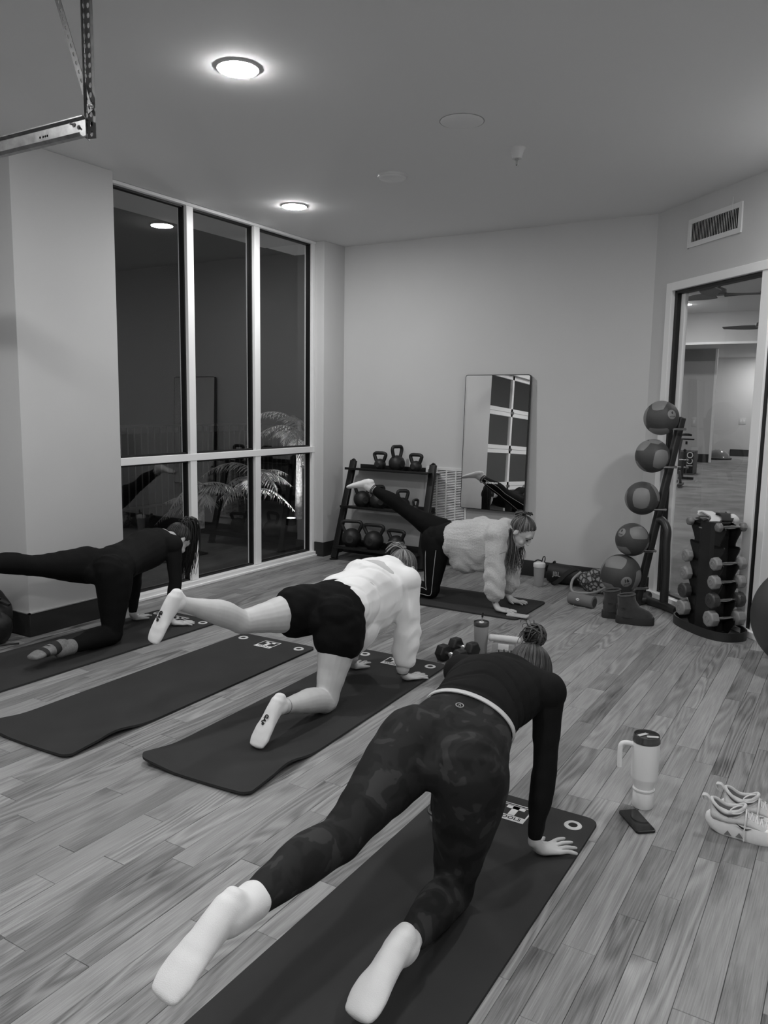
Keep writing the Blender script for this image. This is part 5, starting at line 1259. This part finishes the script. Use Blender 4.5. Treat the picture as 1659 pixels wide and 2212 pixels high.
# ======== the woman at the back in the fleece
Bw = quad((1, 0, 0), (-2.80, 5.455, .465), (-2.80, 5.63, .485), (-2.83, 5.445, .068), (-3.20, 5.45, .072), (-3.165, 5.60, .665), (-3.505, 5.565, .845),
          (-2.275, 5.375, .575), (-2.275, 5.69, .575), (-2.255, 5.36, .068), (-2.285, 5.69, .058), (-2.265, 5.355, .32), (-2.285, 5.70, .315),
          (-.93, 0, -.33), (-.33, 0, .93), ((-2.115, 5.49, .612), (.64, .03, -.70), (.78, 0, .62)),
          hdR=V3(1, .08, 0), thR=V3(0, 1, 0), hdL=V3(1, -.12, 0), thL=V3(0, -1, 0), arch=.025, hip=1.06, legs=1.0, pw=1.04, thigh=1.06)
bB = (-2.6, 5.5, 0)
pB, axB = build_body(Bw, 'person', 'woman in pale fleece and black leggings at the back by the mirror', bB, skin2)
lgB = leggings(Bw, pB, bB, mat('black_leggings', 18, .8), t1=1.90, disp=lambda c, n: nz3(c, 40, 1)*.0012)
fleece = mat('pale_fleece', 200, 1.0, sheen=.4, noise=.12, nscale=150, bump=1.0, bscale=210)
def wrB(c, n): return nz3(c, 160, 1)*.0014+nz3(c, 22, 4)*.006+np.clip((.45-c[:, 2])/.1, 0, 1)*np.sin(c[:, 2]*60+4*np.sin(c[:, 0]*20))*.004
def collar(mb):
    hc = Bw['head'][0]; Sc = (Bw['shR']+Bw['shL'])/2; d = (hc-Sc).normalized(); loft(mb, [(Sc+d*.03, .075, .08, Z), (Sc+d*.085, .066, .070, Z)], 20)
tpB = top(Bw, pB, bB, fleece, 'fleece_jacket', pad=.026, apad=.022, t0=.24, cuff=1.82, sag=.19, awide=.018, disp=wrB, smooth=8, extra=lambda mb: (collar(mb), hang(Bw, .13, (.145, .16, .165), .45)(mb)))
for s in 'RL':
    mb = MB(); loft(mb, [(lerp(Bw['el'+s], Bw['wr'+s], .74), .046, .046, V3(0, 1, 0)), (lerp(Bw['el'+s], Bw['wr'+s], .84), .041, .041, V3(0, 1, 0))], 22); mb.v = [tuple(V3(*v_)-V3(*bB)) for v_ in mb.v]; mb.build('cuff', mat('fleece_binding', 185, .9), tpB, smooth=70)
for s in 'LR':
    so = sock(Bw, pB, bB, s, sockw, 1.82, .003, .006)
    if s == 'L':
        for t_ in (.86, .885):
            A, K = Bw['anL'], Bw['knL']; c_ = lerp(K, A, t_)-V3(*bB); d_ = (A-K).normalized(); u_ = d_.orthogonal().normalized(); v_ = d_.cross(u_)
            MB().tube([c_+u_*.0425*math.cos(a_)+v_*.0425*math.sin(a_) for a_ in [2*math.pi*i/24 for i in range(24)]], .0028, 6, closed=True).build('sock_band', ink, so)
# piping down the outside of both legs
pip = mat('pale_piping', 170, .7)
def piping(s, side, t_list):
    stt = leg_st(Bw['hip'+s], Bw['kn'+s], Bw['an'+s], Bw['rt'+s], Bw['rs'+s], .0065, 1.9)
    for off in (-.42, .42):
        pts = []
        for i, (c_, ru, rv, rf) in enumerate(stt):
            t = (stt[min(i+1, len(stt)-1)][0]-stt[max(i-1, 0)][0]).normalized(); u = (rf-t*rf.dot(t)).normalized(); w = t.cross(u)
            o_ = side-t*side.dot(t)-u*side.dot(u); w = w if w.dot(side) > 0 else -w
            pts.append(c_+w*rv*math.cos(off)+u*ru*math.sin(off)-V3(*bB))
        if s == 'R': pts = pts[1:]
        MB().tube(crv(pts, 4), .0026, 6).build('piping', pip, lgB, smooth=80)
piping('R', V3(0, -1, 0), None); piping('L', V3(0, 1, 0), None)
# seams of the fleece: shoulder seam, rings, tattoo
Sr = Bw['shR']; MB().tube([lerp(Sr, Bw['elR'], .55)+V3(.073*math.cos(a_), .073*math.sin(a_), .028*math.cos(a_))-V3(*bB) for a_ in [2*math.pi*i/26 for i in range(26)]], .0032, 6, closed=True).build('sleeve_seam', mat('fleece_seam', 150, .9), tpB)
hB = hair_mat('hair_dark_blonde', 50, 140)
hc, fd, ud = Bw['head']; lt, fd, ud = axB
face_parts(pB, bB, hc, lt, fd, ud, mat('brow', 60, .8))
sf = hair_cap(pB, bB, hc, lt, fd, ud, (.0, -.55, .80), hB, 230, 21, face_cut=.08, lines=(.60, .30))
b0 = sf((.0, -.55, .80), 1.04)
m = MB(); rg = random.Random(9)
for i in range(26):
    d = (V3(-1, 0, .25)+V3(rg.uniform(-.3, .4), rg.uniform(-.5, .5), rg.uniform(-.2, .5))).normalized(); s0 = b0-V3(*bB)
    m.tube(crv([s0, s0+d*.03+V3(0, 0, .015), s0+d*.06, s0+d*.085-V3(0, 0, .015)], 3), .004, 5)
m.build('hair_knot', hB, pB, smooth=80)
m = MB(); q = b0-V3(*bB)+V3(.01, 0, .008)
m.tube(crv([q+V3(-.03, -.02, 0), q+V3(0, -.024, .012), q+V3(.035, -.018, .0)], 4), .005, 8).tube(crv([q+V3(-.03, .02, 0), q+V3(0, .024, .012), q+V3(.035, .018, .0)], 4), .005, 8)
for i in range(6): m.tube(crv([q+V3(-.028+.012*i, -.022, .004), q+V3(-.028+.012*i, 0, .022), q+V3(-.028+.012*i, .022, .004)], 3), .0022, 6)
m.build('claw_clip', mat('clip_black', 16, .3), pB, smooth=70)
locks('loose_hair', hB, pB, bB, [hc-fd*.05-ud*.045+lt*x_ for x_ in (-.05, -.03, .0, .03, .05, .06)], 6, 120, .34, .030, 1.2, .0036, .02, d0=(.15, .05, -.9))
m = MB(); 
for x_, y_, z_ in ((.095, -.02, .028), (.085, .0, .030)):
    m.tube([Bw['wrR']+V3(x_, y_, -.040)+V3(0, .0088*math.cos(a_), .0088*math.sin(a_))-V3(*bB) for a_ in [2*math.pi*i/14 for i in range(14)]], .0018, 6, closed=True)
m.build('ring', chrome, pB)
m = MB(); wr = lerp(Bw['elR'], Bw['wrR'], .93)-V3(*bB); rg = random.Random(2)
for i in range(5):
    p0 = wr+V3(rg.uniform(-.01, .012), -.0275, rg.uniform(-.014, .014)); m.tube([p0+V3(.006*math.cos(a_), .0006, .006*math.sin(a_)) for a_ in [2*math.pi*j/9 for j in range(9)]], .0011, 4, closed=True)
m.build('tattoo', mat('tattoo_ink', 50, .6), pB)
# ------------------------------------------------------------ the gym hall behind the glass
hallw = mat('hall_wall', 200, .8); carpet = mat('hall_carpet', 128, .95, noise=.28, nscale=2.2, bump=.2, bscale=90); hc_ = mat('hall_ceiling', 205, .85)
struct('floor_hall', MB().box(-4.74, 3.2, YB+.14, 22, -.2, -.002).box(-5.4, 3.2, 22, 29, -.2, -.002).add([(CX+.2, CY+.14, -.2), (3.2, CY+.14-3.0+.0, -.2), (3.2, CY+.14, -.2), (CX+.2, CY+.14, -.002), (3.2, 2.1, -.002), (3.2, CY+.14, -.002)], [(0, 2, 1), (3, 4, 5), (0, 1, 4, 3), (1, 2, 5, 4), (2, 0, 3, 5)]), carpet)
struct('ceiling_hall', MB().box(-4.74, 3.2, 2.0, 23.0, 4.07, 4.3).box(-5.4, 3.2, 23.0, 29, 3.24, 3.5), hc_)
struct('wall_hall_bulkhead', MB().box(-5.6, 3.2, 22.9, 23.05, 3.24, 4.07), hallw)
struct('trim_2', MB().box(-5.4, 3.2, 22.86, 22.9, 3.24, 3.30), framem)
struct('wall_hall_far', MB().box(-5.4, 3.2, 28.8, 29.0, 0, 3.3), hallw)
struct('wall_hall_pier', MB().box(-5.4, -3.86, 24.6, 24.85, 0, 3.24), hallw)
struct('trim_3', MB().box(-3.86, -3.80, 24.58, 24.66, 0, 3.24), framem)
struct('trim_4', MB().box(-5.4, -3.86, 24.56, 24.6, 2.9, 3.24), mat('hall_header', 120, .8))
struct('wall_hall_left', MB().box(-4.9, -4.74, YB+.14, 22.9, 0, 4.1).box(-5.6, -5.4, 22.9, 29, 0, 4.0), hallw)
struct('wall_hall_right', MB().box(3.2, 3.4, 2.0, 29, 0, 4.1), hallw)
struct('wall_hall_near', MB().box(XR+.14, 3.4, 1.9, 2.1, 0, 4.1).box(-4.74, 3.4, YB-.1, YB+.13, CH+.2, 4.1), hallw)
struct('baseboard_hall', MB().box(-3.86, 3.2, 28.76, 28.8, 0, .22).box(-5.4, -3.86, 24.56, 24.6, 0, .24), basem)
hl = mat_emit('hall_lamp_lit', HALL_LAMP)
disc_light(-4.07, 20.9, 'lit ceiling light behind the glass left of the fan blades', 4.07, .16, m=hl)
disc_light(-2.9, 27.6, 'lit ceiling light over the far wall of the hall', 3.24, .16, m=hl)
for x, y, z, lb in ((-3.6, 11.0, 4.07, 'added fill light on the hall ceiling nearest the slanted glass'), (-3.6, 15.8, 4.07, 'added fill light on the hall ceiling behind the nearer fan'), (.2, 10.0, 4.07, 'added fill light on the hall ceiling right of the nearer fan'), (.2, 17.5, 4.07, 'added fill light on the hall ceiling right of the farther fan'), (.6, 24.5, 3.24, 'added fill light under the low hall ceiling')):  # unseen lamps added to brighten the hall and its pier
    disc_light(x, y, lb, z, .16, m=hl, group='added hall fill lights outside the picture')
def fan(x, y, z, rz, label):
    o = empty('ceiling_fan', (x, y, z), rz, label, 'ceiling fan', 'ceiling fans in the hall')
    fm = mat('fan_grey', 78, .5)
    MB().cyl((0, 0, .10), (0, 0, 4.07-z), .022, n=12).build('downrod', fm, o); MB().lathe([(.0001, .02), (.10, .03), (.12, .06), (.11, .12), (.04, .15), (.0001, .15)], n=24).build('motor_housing', fm, o)
    MB().lathe([(.07, 4.07-z-.06), (.08, 4.07-z-.001)], n=20).build('ceiling_cup', fm, o)
    for k in range(3):
        a = 2*math.pi*k/3; ca, sa = math.cos(a), math.sin(a); vs = []; fs = []; n = 10
        for i in range(n+1):
            t = i/n; r_ = .08+.74*t; w = .045+.085*math.sin(math.pi*min(1, t*1.08)**.8)*(1 if t < .95 else .6); z0 = .035+.02*t; tw = .035*(1-t*.5)
            for s, dz in ((-1, -tw), (1, tw)):
                for e in (.006, -.006): vs.append((ca*r_-sa*w*s, sa*r_+ca*w*s, z0+dz+e))
        for i in range(n):
            b = i*4; fs += [(b, b+2, b+6, b+4), (b+1, b+5, b+7, b+3), (b, b+4, b+5, b+1), (b+2, b+3, b+7, b+6)]
        fs += [(0, 1, 3, 2), (4*n, 4*n+2, 4*n+3, 4*n+1)]
        MB().add(vs, fs).build('blade', fm, o, smooth=50)
    return o
fan(-2.23, 14.1, 3.33, .35, 'dark three-bladed ceiling fan seen through the glass, the nearer one'); fan(-2.15, 19.3, 3.28, 2.9, 'ceiling fan farther down the hall, cut by the post')
def plate(x, y, z, label, two=False):
    o = empty('switch_plate', (x, y, z), 0, label, 'switch'); w = .11 if two else .07
    MB().box(-w, w, -.012, 0, -.13 if not two else -.11, .13 if not two else .11).build('cover', pale, o, bevel=.004)
    for dx in ((-.05, .05) if two else (0,)): MB().box(dx-.022, dx+.022, -.018, -.012, -.05, .05).build('rocker', white, o, bevel=.002)
plate(-4.33, 24.6, 1.16, 'white switch plate on the pier in the hall'); plate(-4.10+.55, 28.8, 1.16, 'double switch plate on the far hall wall', True)
o = empty('plyo_box', (-3.80, 19.95, 0), .04, 'black plyometric box with pale lettering in the hall', 'plyo box')
bm_ = mat('plyo_black', 28, .6); ed = mat('plyo_edge', 90, .6)
MB().box(-.38, .38, -.26, .26, 0, .55).build('box_body', bm_, o, bevel=.01)
m = MB()
for z in (.015, .535): m.box(-.385, .385, -.265, .265, z-.012, z+.012)
for x in (-.375, .22, .375): m.box(x-.01, x+.01, -.267, .267, .01, .54)
m.build('edge_strips', ed, o, smooth=None)
text('box_lettering', 'ICO', .20, light, o, (.295, -.270, .36), (math.pi/2, -math.pi/2, 0), extrude=.002)
o = empty('bosu_ball', (-3.88, 26.5, 0), 0, 'shiny half-ball trainer lying by the far hall wall', 'balance trainer')
MB().lathe([(.36, .0), (.37, .05), (.34, .06), (.31, .15), (.22, .25), (.10, .30), (.0001, .31)], n=32).build('dome', mat('bosu_blue', 130, .18), o)
MB().lathe([(.375, .0), (.39, .02), (.39, .05), (.37, .06)], n=32).build('base_rim', mat('bosu_rim', 70, .5), o)
o = empty('exercise_bike', (-3.16, 16.4, 0), .1, 'black exercise bike standing in the hall behind the ball rack', 'exercise bike')
bkm = mat('bike_black', 22, .4)
MB().add(*loft_rings([[(x_+.06*0, w*math.cos(a), z_+h*math.sin(a)) for a in [2*math.pi*i/14 for i in range(14)]] for x_, w, z_, h in ((-.05, .04, 1.02, .025), (.02, .09, 1.03, .035), (.10, .075, 1.035, .03), (.20, .035, 1.03, .025), (.25, .02, 1.02, .018))])).build('saddle', bkm, o, smooth=70)
MB().bar((.0, 0, .94), (.30, 0, .94), .05, .03).cyl((.16, 0, .90), (.16, 0, .84), .02, n=10).build('saddle_slide', bkm, o)
MB().bar((-.02, 0, .30), (.06, 0, .95), .06, .09, (0, 1, 0)).build('seat_post', bkm, o); MB().ball((.14, 0, .72), .03, 10, 8).build('adjust_knob', bkm, o)
MB().bar((-.02, 0, .32), (-.62, 0, .30), .08, .10).bar((-.62, 0, .3), (-.72, 0, 1.1), .07, .08, (0, 1, 0)).build('frame', bkm, o)
for x_ in (.10, -.75): MB().bar((x_, -.28, .05), (x_, .28, .05), .08, .05).bar((x_, 0, .05), (x_*.6, 0, .32), .05, .06, (0, 1, 0)).build('stabiliser', bkm, o, bevel=.01)
MB().cyl((-.55, -.03, .36), (-.55, .03, .36), .22, n=28).build('flywheel', bkm, o)
MB().tube(crv([(-.72, -.24, 1.08), (-.60, -.2, 1.12), (-.66, 0, 1.12), (-.60, .2, 1.12), (-.72, .24, 1.08)], 4), .018, 10).build('handlebar', bkm, o)
o = empty('weight_bench', (-3.50, 18.2, 0), 0, 'low bench frame with crossbars in front of the plyometric box', 'bench')
for z_ in (.26, .42): MB().cyl((-.75, 0, z_), (.20, 0, z_), .02, n=10).ball((.22, 0, z_), .035, 10, 8).build('crossbar', mat('bench_steel', 120, .4, .6), o)
MB().bar((-.25, 0, .30), (.05, -.95, .05), .06, .06).build('leg', bkm, o); MB().bar((-.15, -.95, .035), (.22, -.95, .035), .09, .05).build('foot', bkm, o); MB().bar((.05, .0, .035), (.36, .0, .035), .09, .05).bar((.12, 0, .05), (.12, 0, .42), .05, .05, (0, 1, 0)).build('rear_foot', bkm, o)
MB().cyl((-.55, -2.6, .0), (-.55, -2.6, .16), .05, n=12).ball((-.47, -2.6, .18), .05, 10, 8).build('front_foot', bkm, o)

# ------------------------------------------------------------ outside the windows: night garden
struct('ground_outside', MB().box(-30, -5.3, -8, 40, -.3, -.06), mat('dark_soil', 50, .95, noise=.3, nscale=3))
fe = empty('garden_fence', (-8.3, 4.0, 0), 0, 'thin metal railing fence outside the windows', 'fence')
fm = mat('railing_metal', 120, .45, .6)
bal = MB().box(-.008, .008, -.008, .008, -.06, 1.17).mesh('baluster'); bal.materials.append(fm)
for i in range(78): inst('baluster', bal, fe, (0, i*.115, 0))
MB().box(-.022, .022, -.05, 9.0, 1.17, 1.20).build('top_rail', fm, fe, smooth=None); MB().box(-.015, .015, -.05, 9.0, .08, .11).build('bottom_rail', fm, fe, smooth=None)
for i in range(5): MB().box(-.03, .03, -.03, .03, -.06, 1.22).build('post', fm, fe, smooth=None, loc=(0, i*2.2, 0))
leafm = mat('palm_leaf', 185, .6); barkm = mat('palm_bark', 205, .8, noise=.4, nscale=30, bump=.5, bscale=60)
def palm(x, y, h, n, ln, seed, label):
    rg = random.Random(seed); o = empty('palm', (x, y, -.06), 0, label, 'palm', 'palms outside the windows')
    MB().tube([(0, 0, 0), (.01, 0, h*.3), (0, .01, h*.6), (.01, 0, h)], [.055, .048, .042, .03], 12).build('trunk', barkm, o)
    for k in range(n):
        a = 2*math.pi*k/n+rg.uniform(-.3, .3); el = rg.uniform(.1, 1.1); z0 = h*rg.uniform(.45, 1.0); L_ = ln*rg.uniform(.7, 1.1); d = V3(math.cos(a), math.sin(a), 0); m = MB(); pts = []
        for j in range(10):
            t = j/9; pts.append(V3(0, 0, z0)+d*L_*t*math.cos(el*(1-t*.6))+V3(0, 0, L_*(math.sin(el)*t-.75*t*t)))
        m.tube(pts, [.008]*8+[.004, .002], 5); sd = d.cross(Z)
        for j in range(1, 10):
            for u in (0, .5):
                q = lerp(pts[j-1], pts[j], u); tn = (pts[j]-pts[j-1]).normalized(); ll = .26*math.sin(math.pi*min(1, (j+u)/10+.12))*ln
                for s in (-1, 1):
                    e = (sd*s*.8+tn*.55-Z*.35+V3(rg.uniform(-.15, .15), rg.uniform(-.15, .15), rg.uniform(-.15, .15))).normalized(); w = tn*.011
                    m.add([q-w, q+w, q+e*ll*.55+w*.9-Z*.01, q+e*ll-Z*.05, q+e*ll*.55-w*.9-Z*.01], [(0, 1, 2, 3, 4)])
        m.build('frond', leafm, o, smooth=None)
    return o
palm(-6.62, 8.70, 1.35, 12, .75, 4, 'lit palm with pale trunk outside the right window'); palm(-7.0, 8.2, .75, 11, .70, 9, 'low lit palm left of the pale trunk'); palm(-7.1, 7.3, .55, 9, .65, 14, 'low dim palm behind the window mullion')
o = empty('garden_light', (-6.36, 8.20, -.06), 0, 'small ground spotlight among the palms', 'garden light')
MB().lathe([(.0001, 0), (.07, 0), (.07, .09), (.055, .09), (.055, .06), (.0001, .06)], n=20).build('housing', black, o)
MB().lathe([(.052, .075), (.0001, .075)][::-1], n=20).build('lens', mat_emit('garden_lens', 1600.0), o)
